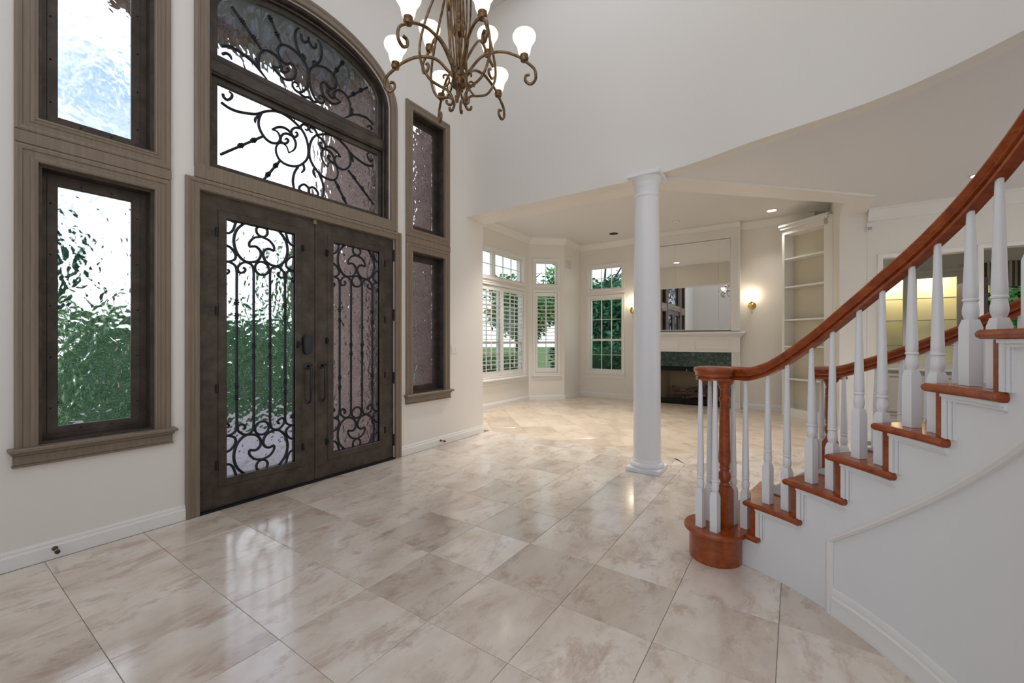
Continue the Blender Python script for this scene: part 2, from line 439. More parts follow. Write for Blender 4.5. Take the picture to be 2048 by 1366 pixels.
# ------------------------------------------------------------------ walls
def rect(x0, x1, z0, z1): return [(x0,z0),(x1,z0),(x1,z1),(x0,z1)]
def wall(name, label, p0, p1, z0, z1, th, holes=(), matname='wall_paint', outer=None):
    """upright wall from p0 to p1, th deep on the left of that direction; holes are (u,z) loops"""
    d = Vector((p1[0]-p0[0], p1[1]-p0[1])); L = d.length
    mb = MB().slab(outer or rect(0,L,z0,z1), holes, 0, th)
    ob = mb.build(name, matname, loc=(p0[0],p0[1],0), rot=math.atan2(d.y,d.x))
    return tag(ob, label, kind='structure')
YW = 3.74; XC = 2.205
def arch_pts(hw, zs, zt, n=24, cx=XC):
    """flat-topped bottom + elliptical head, from right springing to left springing"""
    return [(cx+hw*math.cos(PI*k/n), zs+(zt-zs)*math.sin(PI*k/n)) for k in range(n+1)]
WOP = {'ll': (.462,1.008,.70,2.385), 'lu': (.462,1.008,2.645,4.05), 'rl': (3.392,3.94,.70,2.385), 'ru': (3.392,3.94,2.645,4.05)}
HW_T = .87
trans_hole = [(XC-HW_T,2.665),(XC+HW_T,2.665)] + arch_pts(HW_T, 3.93, 4.40)
door_hole = rect(1.268,3.142,.0,2.475)
# door opening is cut in the bottom edge
x0w = -1.5
outer = [(x0w,-.1),(1.268,-.1),(1.268,2.475),(3.142,2.475),(3.142,-.1),(4.75,-.1),(4.75,5.7),(x0w,5.7)]
mb = MB().slab(outer, [rect(*WOP[k]) for k in WOP]+[trans_hole], YW, YW+.20)
wall_entry = tag(mb.build('wall_entry', 'wall_paint'), 'tall off-white entry wall with the iron doors and windows', kind='structure')
tag(MB().box(1.268,3.142,YW-.02,YW+.22,-.06,.012).build('trim_threshold', 'black_iron'), 'dark metal threshold under the double doors', kind='structure')
# side wall of the projecting living room, brick outside
wall('wall_living_side', 'short living room side wall behind the end of the entry wall', (4.75,3.93), (4.75,4.95), 0, 3.75, .001+.1, matname='wall_paint')
# upper wall over the opening, straight then round the rotunda
edge = [(4.38,3.74),(4.38,3.2),(4.38,2.6),(4.38,2.0),(4.38,1.45),(4.34,1.10),(4.25,.72),(4.10,.30),(3.90,-.42),(3.69,-.79),(3.45,-1.06)]
arc = [(1.514+2.71*math.cos(math.radians(a)), .843+2.71*math.sin(math.radians(a))) for a in range(-52,-136,-6)]
curve_path = [(p.x,p.y) for p in spline([(x,y,0) for x,y in edge[4:]+arc], 5)]
path = [(4.38,3.74)] + curve_path
mb = MB().sweep([(x,y,0) for x,y in path], [(0,3.03),(-.138,3.03),(-.138,5.7),(0,5.7)])
tag(mb.build('wall_rotunda', 'wall_paint', smooth=30), 'curved upper wall sweeping round above the column and hall', kind='structure')
# beams
mb = MB().box(4.52,4.81,1.262,3.738,3.03,3.70)
tag(mb.build('beam_living', 'wall_paint'), 'straight beam from the entry wall to the white column', kind='structure')
mb = MB().prism([(4.50,1.10),(4.52,1.26),(4.81,1.26),(6.40,-.345),(6.56,-.505),(7.3,-.505),(7.3,-.79),(6.47,-.79)], 3.028, 3.70)
tag(mb.build('beam_hall', 'wall_paint'), 'angled beam running from the white column to the hall pier', kind='structure')
# ceilings
hall_poly = [(x+.02,y) for x,y in curve_path] + [(-1.5,-1.6),(-1.5,-4.6),(7.3,-4.6),(7.3,-.6),(6.5,-.6),(4.6,1.2)]
mb = MB(); tri = tessellate_polygon([[Vector((x,y,0)) for x,y in hall_poly]])
n = len(hall_poly)
mb.add([(x,y,3.05) for x,y in hall_poly]+[(x,y,3.25) for x,y in hall_poly], [t for t in tri]+[(a+n,b+n,c+n) for a,b,c in tri]+[(i,(i+1)%n,(i+1)%n+n,i+n) for i in range(n)])
tag(mb.build('ceiling_hall', 'ceiling_paint'), 'plain lower hall ceiling edged by the curved upper wall', kind='structure')
tag(MB().prism([(4.81,-.5),(9.5,-.5),(9.5,4.35),(8.52,4.35),(7.97,5.0),(4.81,5.0)], 3.66, 3.8).build('ceiling_living', 'ceiling_paint'), 'high white living room ceiling', kind='structure')
mb = MB().slab(rect(x0w,4.6,-2.6,3.94), [rect(-1.2,1.2,-1.9,3.2), rect(2.7,4.1,.2,3.0)], 5.7, 5.9)  # both skylight holes are invented, out of view, to let sky light in
mb.v = [(x,z,y) for x,y,z in mb.v]
tag(mb.build('ceiling_foyer', 'ceiling_paint'), 'unseen tall foyer ceiling with two open skylights added for daylight', kind='structure')
# living room walls
LRW = {'au': (5.3,7.70,2.60,3.13), 'al': (5.3,7.75,.62,2.43)}
o_a = 4.75
wall('wall_bay', 'living room wall with the shuttered windows', (o_a,4.95), (7.95,4.95), 0, 3.75, .16, [rect(a-o_a,b-o_a,c,d) for a,b,c,d in LRW.values()])
BAY0, BAY1 = Vector((7.95,4.95)), Vector((8.5,4.335)); bayL = (BAY1-BAY0).length; bayA = math.atan2((BAY1-BAY0).y,(BAY1-BAY0).x)
wall('wall_bay_angle', 'narrow angled bay wall with one shuttered window', BAY0, BAY1, 0, 3.75, .16, [rect(.15,.66,2.60,3.13), rect(.15,.66,.62,2.43)])
wall('wall_bay_return', 'short return wall beside the bay carrying a white grille', (8.5,4.335), (9.35,4.335), 0, 3.75, .16)
DW = (3.29,4.10); XD = 9.35
wall('wall_fireplace', 'pale living room wall behind the fireplace', (XD,4.335), (XD,-.6), 0, 3.75, .16, [rect(4.335-DW[1],4.335-DW[0],2.55,3.09), rect(4.335-DW[1],4.335-DW[0],.63,2.34), rect(1.86,3.10,.02,.80)])
wall('wall_living_hall', 'living room wall running back from the hall pier to the bookcase', (9.5,-.505), (7.2,-.505), 0, 3.75, .285)
# hall wall with two openings
oh = -.792
wall('wall_hall', 'hall wall with cased openings to the lit cabinet room', (7.2,oh), (7.2,-4.6), 0, 3.12, .14,
     outer=[(0,0),(oh+.95,0),(oh+.95,2.405),(oh+1.72,2.405),(oh+1.72,0),(oh+1.845,0),(oh+1.845,2.42),(oh+2.70,2.42),(oh+2.70,0),(oh+4.6,0),(oh+4.6,3.12),(0,3.12)])
wall('wall_cabinet', 'far wall of the cabinet room with a tall window', (10.45,-.6), (10.45,-4.6), 0, 3.0, .15, [rect(1.83,2.68,1.0,2.62)])
wall('wall_cabinet_side', 'side wall of the cabinet room', (10.45,-4.6), (7.2,-4.6), 0, 3.0, .15)
tag(MB().box(7.34,10.45,-4.6,-.79,2.95,3.05).build('ceiling_cabinet', 'ceiling_paint'), 'ceiling of the cabinet room beyond the hall', kind='structure')
wall('wall_back', 'off-white foyer wall facing the living room mirror, with added daylight openings', (x0w,-4.6), (x0w,3.94), 0, 5.7, .15, [rect(.5,3.6,.4,4.6), rect(4.1,6.5,.5,4.6)])  # openings behind the camera, added so daylight reaches the stair side
wall('wall_hall_end', 'unseen hall end wall with wide window openings added for daylight', (7.2,-4.6), (x0w,-4.6), 0, 5.7, .15, [rect(.5,3.0,.5,2.7), rect(3.5,6.0,.5,2.7)])  # unseen openings added to bring sky light into the hall

# baseboards
BASE = [(0,0),(-.018,0),(-.018,.075),(-.012,.088),(-.012,.098),(-.006,.112),(0,.112)]
def baseboard(name, label, pts, side=1, matname='white_trim'):
    mb = MB().sweep([(x,y,0) for x,y in pts], [(side*a,z) for a,z in BASE])
    return tag(mb.build(name, matname, smooth=20), label, kind='structure')
# sweep 'side' is to the right of travel, so a board left of travel takes side = 1
baseboard('baseboard_entry', 'white baseboard under the tall entry window with a door stop', [(1.19,YW),(x0w,YW)], 1)
baseboard('baseboard_entry.001', 'white baseboard between the door casing and the wall end', [(4.75,YW+.2),(4.75,YW),(3.21,YW)], 1)
baseboard('baseboard_bay', 'white baseboard round the living room bay', [(XD,2.86),(XD,4.335),(8.5,4.335),(7.95,4.95),(4.86,4.95)], 1)
baseboard('baseboard_fireplace', 'white baseboard between the fireplace and the bookcase', [(XD,.1),(XD,.86)], 1)
baseboard('baseboard_hall', 'white baseboard of the hall pier', [(7.2,-.95),(7.2,-.505),(8.3,-.505)], 1)
# crowns
CROWN = [(0,0),(0,-.15),(-.02,-.15),(-.03,-.12),(-.08,-.06),(-.10,-.03),(-.115,-.03),(-.115,0)]
def crown(name, label, pts, z, sc=1.0):
    mb = MB().sweep([(x,y,z) for x,y in pts], [(a*sc,b*sc) for a,b in CROWN])
    return tag(mb.build(name, 'white_trim', smooth=20), label, kind='structure')
crown('trim_crown_bay', 'white crown moulding round the living room bay', [(XD,2.80),(XD,4.335),(8.5,4.335),(7.95,4.95),(4.86,4.95)], 3.66)
crown('trim_crown_fireplace', 'white crown moulding between fireplace and bookcase', [(XD,-.3),(XD,.92)], 3.66)
crown('trim_crown_hall', 'white crown moulding along the hall wall', [(7.2,-4.5),(7.2,-.80)], 3.05)

# ------------------------------------------------------------------ taupe casings of the entry wall
CAS = [(0,0),(0,-.030),(.010,-.034),(.016,-.028),(.030,-.026),(.034,-.020),(.058,-.020),(.062,-.027),(.080,-.030),(.090,-.026),(.092,0)]
def casing(name, label, path, closed=True, prof=CAS):
    # path runs clockwise seen from inside so that the left side is outward
    mb = MB().frame2d(path, prof, closed, YW)
    return tag(mb.build(name, 'taupe_wood', smooth=25), label, kind='structure')
def cw(x0,x1,z0,z1): return [(x0,z0),(x0,z1),(x1,z1),(x1,z0)]
side_n = {'l': 'beside the doors with the green hedge behind', 'r': 'beside the doors with brick behind'}
for s_, wd in (('l','sky-facing'),('r','brick-facing')):
    a = WOP[s_+'l']; b = WOP[s_+'u']
    casing('trim_casing', f'taupe moulded casing round the {wd} lower entry window', [(a[0],a[2]-.0),(a[0],a[3]),(a[1],a[3]),(a[1],a[2]-.0)], False)
    casing('trim_casing', f'taupe moulded casing round the {wd} upper entry window', cw(*b))
    mb = MB().bbox(a[0]-.092,a[1]+.092,YW-.03,YW-.001,2.478,2.552,.004)
    tag(mb.build('trim_mullion', 'taupe_wood'), f'taupe flat board joining the two {wd} entry window casings', kind='structure')
    mb = MB()
    for x_,y_,z0_,z1_ in ((.118,.075,a[2]-.022,a[2]+.002),(.105,.050,a[2]-.042,a[2]-.022),(.098,.030,a[2]-.10,a[2]-.042),(.103,.036,a[2]-.112,a[2]-.098)):
        mb.bbox(a[0]-x_,a[1]+x_,YW-y_,YW+(.14 if y_ > .07 else 0),z0_,z1_,.005)
    tag(mb.build('trim_sill', 'taupe_wood'), f'taupe stepped sill of the {wd} lower entry window', kind='structure')
casing('trim_casing', 'taupe moulded casing of the double iron doors', [(1.272,0),(1.272,2.47),(3.138,2.47),(3.138,0)], False, [(o*.93,y) for o,y in CAS])
ap = [(XC-HW_T,2.64)] + [(x,z) for x,z in reversed(arch_pts(HW_T,3.93,4.40,28))] + [(XC+HW_T,2.64)]
casing('trim_casing', 'taupe arched casing round the scrolled transom windows', ap, False, [(o*1.0,y) for o,y in CAS])
tag(MB().bbox(XC-HW_T-.09,XC+HW_T+.09,YW-.028,YW-.001,2.558,2.67,.004).build('trim_mullion', 'taupe_wood'), 'taupe flat board between the doors and the transom', kind='structure')

# ------------------------------------------------------------------ entry windows (iron sashes, rippled glass)
def rivets(mb, pts, y, r=.006):
    for x,z in pts:
        mb.lathe([(r,0),(r*.8,-.004),(0.001,-.006)], (0,0,0), 8)
        k = 8*3; vs = mb.v[-k:]; mb.v[-k:] = [(x+p[0], y+p[2], z+p[1]) for p in vs]
def iron_window(name, label, o, gm='rippled_glass'):
    x0,x1,z0,z1 = o
    e = empty(name, ((x0+x1)/2,YW+.14,z0), label=label, kind='structure')
    yb = YW+.10
    # lining boards of the reveal
    mb = MB().frame2d(cw(x0+.018,x1-.018,z0+.018,z1-.018), [(0,0),(.018,0),(.018,.12),(0,.12)], True, YW+.001)
    mb.build('reveal', 'bronze_iron' , e, world=True)
    mb = MB().frame2d(cw(x0+.05,x1-.05,z0+.05,z1-.05), [(-.0,.0),(.032,.0),(.032,.05),(0,.05)], True, yb)
    mb.build('frame', 'bronze_iron', e, world=True)
    mb = MB().frame2d(cw(x0+.098,x1-.098,z0+.088,z1-.088), [(0,0.012),(0,-.004),(.004,-.008),(.046,-.008),(.048,0),(.048,.012)], True, yb+.005)
    sash = mb.build('sash', 'bronze_iron', e, world=True)
    mb = MB(); hgt = z1-z0
    rivets(mb, [(x,z0+hgt*t) for x in (x0+.066,x1-.066) for t in (.12,.31,.5,.69,.88)]+[(x0+.2,z0+.064),(x1-.2,z0+.064),(x0+.2,z1-.064),(x1-.2,z1-.064)], yb-.003)
    mb.build('rivet', 'black_iron', sash, world=True, kind='stuff')
    mb = MB().box(x0+.096,x1-.096,yb+.020,yb+.028,z0+.086,z1-.086)
    p = mb.build('pane', gm, e, world=True)
    return e
iron_window('window_1', 'lower rippled glass window with hedge and tree behind', WOP['ll'])
iron_window('window_2', 'upper rippled glass window filled with blue sky', WOP['lu'], 'rippled_glass_soft')
iron_window('window_3', 'lower rippled glass window looking onto brick wall', WOP['rl'], 'rippled_glass_soft')
iron_window('window_4', 'upper rippled glass window looking onto brick wall', WOP['ru'], 'rippled_glass_soft')

# ---- scrolled transoms: traced outlines, one half mirrored about the door centre
CY, SY = math.cos(YAW), math.sin(YAW)
def on_wall(px, py, Y):
    r = (px-1024)/F_PX; u = (683-py)/F_PX
    t = Y/(-r*CY+SY)
    return ((r*SY+CY)*t, CAM_H+u*t)
def scroll_bar(name, pts, y, par, r=.0110, knots=(), n=5, taper=False):
    P = spline([(x,y,z) for x,z in pts], n) if len(pts) > 2 else [Vector((pts[0][0],y,pts[0][1])), Vector((pts[1][0],y,pts[1][1]))]
    rf = (lambda t: r*(1-.45*max(0,(t-.7)/.3))) if taper else None
    mb = MB().tube(P, r, 6, r_fn=rf)
    for kx,kz in knots:
        d = Vector((pts[-1][0]-pts[0][0],0,pts[-1][1]-pts[0][1])).normalized()
        c = Vector((kx,y,kz))
        for off,rr in ((-.018,r*1.5),(0,r*2.0),(.018,r*1.5)):
            mb.tube([c+d*(off-.008),c+d*(off-.004),c+d*(off+.004),c+d*(off+.008)], rr, 8, r_fn=lambda t,rr=rr: rr*(.55 if t in (0,1) else 1))
    return mb.build(name, 'black_iron', par, world=True, smooth=50)
YG = YW+.115
def trace(pts, ox, oy, sc): return [on_wall(ox+x*sc, oy+y*sc, YG) for x,y in pts]
LOW = [
 ([(50,245),(120,295),(200,330),(300,350),(380,357),(430,345),(480,332),(550,328),(620,345),(690,385),(750,435),(810,495),(850,560),(875,640),(884,720),(870,780),(830,825),(780,850),(720,850),(650,825),(600,780),(575,720),(575,670),(600,637),(640,637),(675,665),(695,725)],()),
 ([(435,345),(412,400),(408,460),(430,525),(475,590),(530,628),(585,632),(612,600),(605,555),(580,520),(540,505)],()),
 ([(540,505),(590,482),(650,487),(700,520),(722,560)],()),
 ([(800,493),(755,488),(722,512),(725,553),(755,575),(778,555),(770,530),(755,535)],()),
 ([(616,600),(624,565),(655,543),(700,550),(740,580),(762,640),(745,695),(695,725)],()),
 ([(612,602),(635,632),(670,635),(690,610),(675,590),(660,600)],()),
 ([(440,572),(45,740)],[(360,605),(238,655)]),
 ([(615,795),(455,980)],[(570,845),(497,930)]),
 ([(785,855),(750,910),(735,980),(740,1040),(757,1085)],()),
 ([(832,828),(842,880),(815,915)],()),
 ([(884,1115),(882,1060),(842,1025),(803,1040),(795,1070),(820,1085)],()),
 ([(68,165),(75,195),(110,222),(145,205),(155,170),(125,140)],()),
 ([(412,370),(378,400),(375,440)],()),
 ([(812,500),(808,475),(835,455),(870,470),(884,490),(872,512),(848,500)],()),
]
UPP = [
 ([(50,418),(150,430),(250,490),(340,560),(400,625),(450,690),(490,738)],()),
 ([(150,42),(440,460)],[(255,187),(365,345)]),
 ([(503,125),(625,400)],[(518,160),(585,312)]),
 ([(415,640),(408,560),(418,500),(455,464),(520,475),(580,520),(610,575),(612,612),(592,626),(540,605)],()),
 ([(540,605),(580,665),(640,725),(700,742),(745,725),(762,670),(750,620),(712,580)],()),
 ([(712,580),(680,592),(640,570),(605,520),(588,460),(610,417),(660,412),(720,440),(790,500),(845,570),(880,650),(889,730),(875,790),(845,840),(800,860),(755,835),(730,790),(742,762),(772,772),(785,797),(768,806)],()),
 ([(632,605),(625,650),(655,672),(690,655),(690,630),(672,636)],()),
 ([(842,562),(800,490),(765,400),(755,310),(772,262),(800,252)],()),
 ([(818,490),(847,528),(842,562)],()),
 ([(815,310),(822,360),(852,386),(886,372),(893,335)],()),
 ([(800,862),(812,880),(850,905),(880,905),(893,925)],()),
 ([(380,535),(385,580),(412,625)],()),
 ([(62,495),(100,488),(135,510),(152,548)],()),
]
def transom(name, label, x0, x1, z0, z1, zt, bars, oy):
    e = empty(name, (XC,YW+.12,z0), label=label, kind='structure')
    yb = YW+.09
    if zt:
        inner = [(x0,z0)] + [(x,z) for x,z in reversed(arch_pts((x1-x0)/2,z1,zt,28))] + [(x1,z0)]
    else:
        inner = cw(x0,x1,z0,z1)
    MB().frame2d(inner, [(-.004,.03),(-.004,-.002),(0,-.006),(.042,-.006),(.046,.002),(.046,.03)], True, yb).build('sash', 'bronze_iron', e, world=True, smooth=30)
    MB().frame2d(inner, [(.046,.045),(.046,-.028),(.058,-.034),(.070,-.028),(.070,.045)], True, yb).build('frame', 'bronze_iron', e, world=True, smooth=30)
    mb = MB().slab(inner[::-1], [], yb+.030, yb+.038); mb.build('pane', 'rippled_glass_fine', e, world=True)
    # centre of the traced half, then mirror
    xm = on_wall(425+886*.2122, oy+720*.2122, YG)[0]
    for pts, kn in bars:
        W = trace(pts, 425, oy, .2122); K = trace(kn, 425, oy, .2122)
        W = [(min(max(x-xm+XC,x0),XC-.004),z) for x,z in W]; K = [(x-xm+XC,z) for x,z in K]
        for mir in (0,1):
            w2 = [((2*XC-x) if mir else x, z) for x,z in W]; k2 = [((2*XC-x) if mir else x, z) for x,z in K]
            scroll_bar('bar' if kn else 'scroll', w2, YG, e, .0115, k2, taper=not kn)
    return e
TX0, TX1 = XC-.778, XC+.778
transom('window_5', 'scrolled iron transom window directly above the doors', TX0, TX1, 2.735, 3.395, None, LOW, 150)
transom('window_6', 'arched scrolled iron transom window at the top', TX0, TX1, 3.615, 3.99, 4.30, UPP, 0)
tag(MB().bbox(XC-HW_T,XC+HW_T,YW+.045,YW+.15,3.455,3.548,.006).build('trim_transom_bar', 'bronze_iron'), 'dark iron bar between the two scrolled transoms', kind='structure')
MBi = MB().frame2d([(XC-HW_T,2.665)]+[(x,z) for x,z in reversed(arch_pts(HW_T,3.93,4.40,28))]+[(XC+HW_T,2.665)], [(-.03,.02),(-.03,.12),(0,.12),(0,.02)], True, YW)
tag(MBi.build('trim_arch_frame', 'bronze_iron', smooth=30), 'dark stepped iron frame lining the arched transom opening', kind='structure')

# ------------------------------------------------------------------ iron doors
def door(name, label, xc, mir):
    e = empty(name, (xc,YW+.03,.015), label=label, kind='structure')
    sg = -1 if mir else 1
    hw = .4615; z0,z1 = .015,2.465
    y0 = YW+.012
    ox0,ox1,oz0,oz1 = xc-.274,xc+.274,.232,2.296
    MB().slab(rect(xc-hw,xc+hw,z0,z1), [rect(ox0,ox1,oz0,oz1)], y0, y0+.055).build('frame', 'bronze_iron', e, world=True)
    sash = MB().frame2d(cw(ox0,ox1,oz0,oz1), [(0,.02),(0,-.004),(.004,-.008),(.058,-.008),(.062,-.003),(.062,.002)], True, y0).build('sash', 'bronze_iron', e, world=True)
    MB().box(ox0-.004,ox1+.004,y0+.030,y0+.038,oz0-.004,oz1+.004).build('pane', 'rippled_glass', e, world=True)
    yg = y0+.016; zc = 1.2625
    half = [
     ([(-.10,2.112),(-.098,2.15),(-.06,2.195),(0,2.214)],.0085),
     ([(-.10,2.112),(-.05,2.122),(-.016,2.095),(-.010,2.055),(-.030,2.012),(-.07,1.988),(-.13,1.984),(-.185,2.03),(-.212,2.10),(-.214,2.17),(-.19,2.24),(-.14,2.297)],.0095),
     ([(-.2,2.297),(-.222,2.225),(-.248,2.195),(-.274,2.19)],.0085),
     ([(-.274,2.092),(-.235,2.075),(-.205,2.03),(-.212,1.985),(-.274,1.955)],.0085),
     ([(-.066,1.80),(-.066,1.893),(-.075,1.952),(-.11,1.976),(-.15,1.970),(-.186,1.932),(-.183,1.896),(-.162,1.885),(-.136,1.900),(-.132,1.922),(-.148,1.930)],.0085),
     ([(-.195,1.80),(-.195,1.885),(-.205,1.935),(-.24,1.958),(-.274,1.962)],.0085),
     ([(-.262,1.90),(-.25,1.885),(-.262,1.865),(-.274,1.862)],.0075),
    ]
    circ = [(0,2.262,.046),(0,1.944,.056)]
    for flip in (0,1):
        zf = (lambda z: 2*zc-z) if flip else (lambda z: z)
        for pts, r in half:
            for s_ in (-1,1):
                scroll_bar('scroll', [(xc+s_*x, zf(z)) for x,z in pts], yg, e, r*1.22)
        for cx_,cz_,cr in circ:
            ring = [(xc+cx_+cr*math.cos(2*PI*k/24), yg, zf(cz_)+cr*math.sin(2*PI*k/24)) for k in range(24)]
            MB().tube(ring, .0105, 6, closed=True).build('ring', 'black_iron', e, world=True, smooth=50)
    for x_, kz in ((-.195,(1.64,1.53,.96,.865)),(-.066,(1.285,1.195)),(.066,(1.285,1.195)),(.195,(1.64,1.53,.96,.865))):
        scroll_bar('bar', [(xc+x_,.725),(xc+x_,1.80)], yg, e, .0105, [(xc+x_,z) for z in kz])
    # hinges on the outer edge, latches of the opening glass panel
    for z in (2.29,1.62,.91,.21):
        mb = MB().lathe([(.011,-.055),(.011,.055)], (xc-sg*(hw+.004),y0-.008,z), 10)
        mb.lathe([(.006,-.064),(.013,-.058),(.013,-.052),(.006,-.05)], (xc-sg*(hw+.004),y0-.008,z), 10).lathe([(.006,.05),(.013,.052),(.013,.058),(.006,.064)], (xc-sg*(hw+.004),y0-.008,z), 10)
        mb.build('hinge', 'black_iron', e, world=True, smooth=40)
    for z in (2.18,1.56,.95,.345):
        MB().lathe([(.008,-.035),(.008,.035)], (xc-sg*.345,y0-.010,z), 8).build('panel_hinge', 'black_iron', sash, world=True, smooth=40)
    for z in (2.18,1.33,.35):
        mb = MB().bbox(xc+sg*.345-.012,xc+sg*.345+.012,y0-.010,y0,z-.03,z+.03,.003)
        mb.tube([(xc+sg*.345,y0-.012,z+.02),(xc+sg*.335,y0-.028,z+.005),(xc+sg*.35,y0-.022,z-.02),(xc+sg*.34,y0-.016,z-.035)], .006, 6)
        mb.build('latch', 'black_iron', sash, world=True)
    # pull handle
    hx = xc+sg*.395
    h = MB().tube([(hx,y0-.04,1.09),(hx+.002,y0-.058,1.07),(hx,y0-.062,1.02),(hx-.002,y0-.058,.93),(hx,y0-.062,.84),(hx,y0-.05,.775),(hx,y0-.03,.755)], .010, 8, r_fn=lambda t: .0085+.003*math.sin(PI*t))
    h = h.build('handle', 'lock_black', e, world=True, smooth=50)
    mb = MB().lathe([(.034,0),(.034,.006),(.026,.012),(.014,.016),(.012,.05)], (0,0,0), 16); mb.v = [(hx+x, y0-z, 1.09+y) for x,y,z in mb.v]; mb.build('rosette', 'lock_black', h, world=True, smooth=40)
    mb = MB().lathe([(.018,0),(.018,.006),(.010,.012),(.009,.034)], (0,0,0), 12); mb.v = [(hx+x, y0-z, .755+y) for x,y,z in mb.v]; mb.build('lower_mount', 'lock_black', h, world=True, smooth=40)
    MB().tube([(hx-.02,y0-.03,1.105),(hx,y0-.05,1.112),(hx+.018,y0-.052,1.10)], .009, 8).build('thumb_lever', 'lock_black', h, world=True, smooth=50)
    return e
d1 = door('door_1', 'dark iron door leaf with keypad deadbolt', 1.7405, False)
d2 = door('door_2', 'dark iron door leaf without a keypad, hung beside brick', 2.6695, True)
# keypad deadbolt on the first leaf
kx, kz, ky = 2.130, 1.295, YW+.012
pts = [(kx+.042*math.cos(a), kz+.055+.042*math.sin(a)) for a in [PI*k/10 for k in range(11)]] + [(kx+.042*math.cos(a), kz-.055+.042*math.sin(a)) for a in [PI+PI*k/10 for k in range(11)]]
kp = MB().slab(pts, [], ky-.028, ky).build('keypad_lock', 'lock_black', d1, world=True)
pts2 = [(kx+(x-kx)*.72, kz+(z-kz)*.86) for x,z in pts]
MB().slab(pts2, [], ky-.032, ky-.0279).build('screen', 'lock_glass', kp, world=True)
MB().bbox(kx-.098,kx-.082,ky-.022,ky,kz-.035,kz+.03,.003).bbox(kx-.085,kx-.06,ky-.014,ky-.004,kz-.01,kz+.008,.002).build('catch', 'black_iron', d1, world=True)
tag(MB().bbox(2.182,2.212,YW-.012,YW+.01,2.425,2.468,.003).build('trim_strike', 'taupe_wood'), 'small brown head strike above the meeting door leaves', kind='structure')

# ------------------------------------------------------------------ column
cx, cy = 4.335, 1.262
col = empty('column', (cx,cy,0), label='round white column with square plinth between foyer and living room', kind='structure')
MB().bbox(-.168,.168,-.168,.168,0,.045,.004).build('plinth', 'stair_white', col)
MB().lathe([(.162,.045),(.168,.055),(.168,.075),(.158,.088),(.146,.094),(.144,.108),(.136,.125)], (0,0,0), 40).build('base', 'stair_white', col, smooth=40)
MB().lathe([(.136,.12),(.134,.5),(.133,1.2),(.130,1.8),(.124,2.5),(.119,2.80)], (0,0,0), 48).build('shaft', 'stair_white', col, smooth=40)
MB().lathe([(.119,2.79),(.127,2.80),(.130,2.812),(.127,2.824),(.121,2.83),(.121,2.89),(.128,2.90),(.131,2.915),(.128,2.925),(.136,2.95),(.150,2.975),(.155,2.985)], (0,0,0), 40).build('capital', 'stair_white', col, smooth=40)
MB().bbox(-.165,.165,-.165,.165,2.985,3.027,.004).build('abacus', 'stair_white', col)

# ------------------------------------------------------------------ staircase (circular, climbs towards the camera side)
SX, SYc, RISE, PITCH = 1.514, .843, .194, 9.3
def pol(R, a, z=None):
    t = math.radians(a); p = (SX+R*math.cos(t), SYc+R*math.sin(t))
    return p if z is None else (p[0],p[1],z)
def nose(k): return -24.9-PITCH*(k-2)
NST = 11
R_WALL, R_TRD, R_OUT = 1.43, 1.398, 2.45
def skew(R): return 2.2*(R-1.4)/1.0       # nosings lean forward towards the outer end
st = empty('staircase', (pol(1.9,-40)[0],pol(1.9,-40)[1],0), label='curved staircase with cherry treads and white panelled side', cat='staircase')
def sector(mb, r0, r1, a0, a1, z0, z1, n=8, round_in=False):
    """ring sector from angle a0 down to a1"""
    A = [a0+(a1-a0)*i/n for i in range(n+1)]
    inn = [pol(r0,a+skew(r0)*0) for a in A]; out = [pol(r1,a+skew(r1)) for a in A]
    poly = inn+out[::-1]
    return poly
def tread_poly(k):
    a0, a1 = nose(k), nose(k+1)-1.6
    n = 8
    Rr = [R_TRD+(R_OUT+.02-R_TRD)*i/6 for i in range(7)]
    front = [pol(R,a0+skew(R)) for R in Rr]
    back = [pol(R,a1+skew(R)) for R in reversed(Rr[1:])]
    ret = [pol(R_WALL+.012,a1), pol(R_WALL+.012,nose(k+1)-3.6), pol(R_TRD,nose(k+1)-3.6)]
    inner = [pol(R_TRD,a0+(nose(k+1)-3.6-a0)*(1-i/n)) for i in range(1,n)]
    return front+back+ret+inner
def bullnose(mb, poly, z1, th=.03, d=.009):
    cxp = sum(p[0] for p in poly)/len(poly); cyp = sum(p[1] for p in poly)/len(poly)
    n = len(poly)
    # inset along local normals
    def inset(dd):
        out = []
        sgn = 1 if sum(poly[i][0]*poly[(i+1)%n][1]-poly[(i+1)%n][0]*poly[i][1] for i in range(n)) > 0 else -1
        for i in range(n):
            p = Vector(poly[i]); a = (p-Vector(poly[i-1])).normalized(); b = (Vector(poly[(i+1)%n])-p).normalized()
            n1 = Vector((-a.y,a.x))*sgn; n2 = Vector((-b.y,b.x))*sgn; mm = n1+n2; mm = mm/max(.5,mm.dot(n1))
            out.append((p.x+mm.x*dd,p.y+mm.y*dd))
        return out
    rings = [[(x,y,z1-th) for x,y in inset(d)],[(x,y,z1-th+d*.7) for x,y in inset(d*.25)],[(x,y,z1-th*.5) for x,y in poly],[(x,y,z1-d*.7) for x,y in inset(d*.25)],[(x,y,z1) for x,y in inset(d)]]
    loops = rings
    o = len(mb.v)
    vs = [p for r in loops for p in r]; fs = []
    for i in range(len(loops)-1):
        for j in range(n):
            kk = (j+1)%n; fs.append((i*n+j,i*n+kk,(i+1)*n+kk,(i+1)*n+j))
    for li in (0,len(loops)-1):
        for t in tessellate_polygon([[Vector((x,y,0)) for x,y,_ in loops[li]]]): fs.append(tuple(li*n+q for q in t))
    mb.add(vs, fs)
VC = Vector((2.815,.405))                   # centre of the curtail step and volute
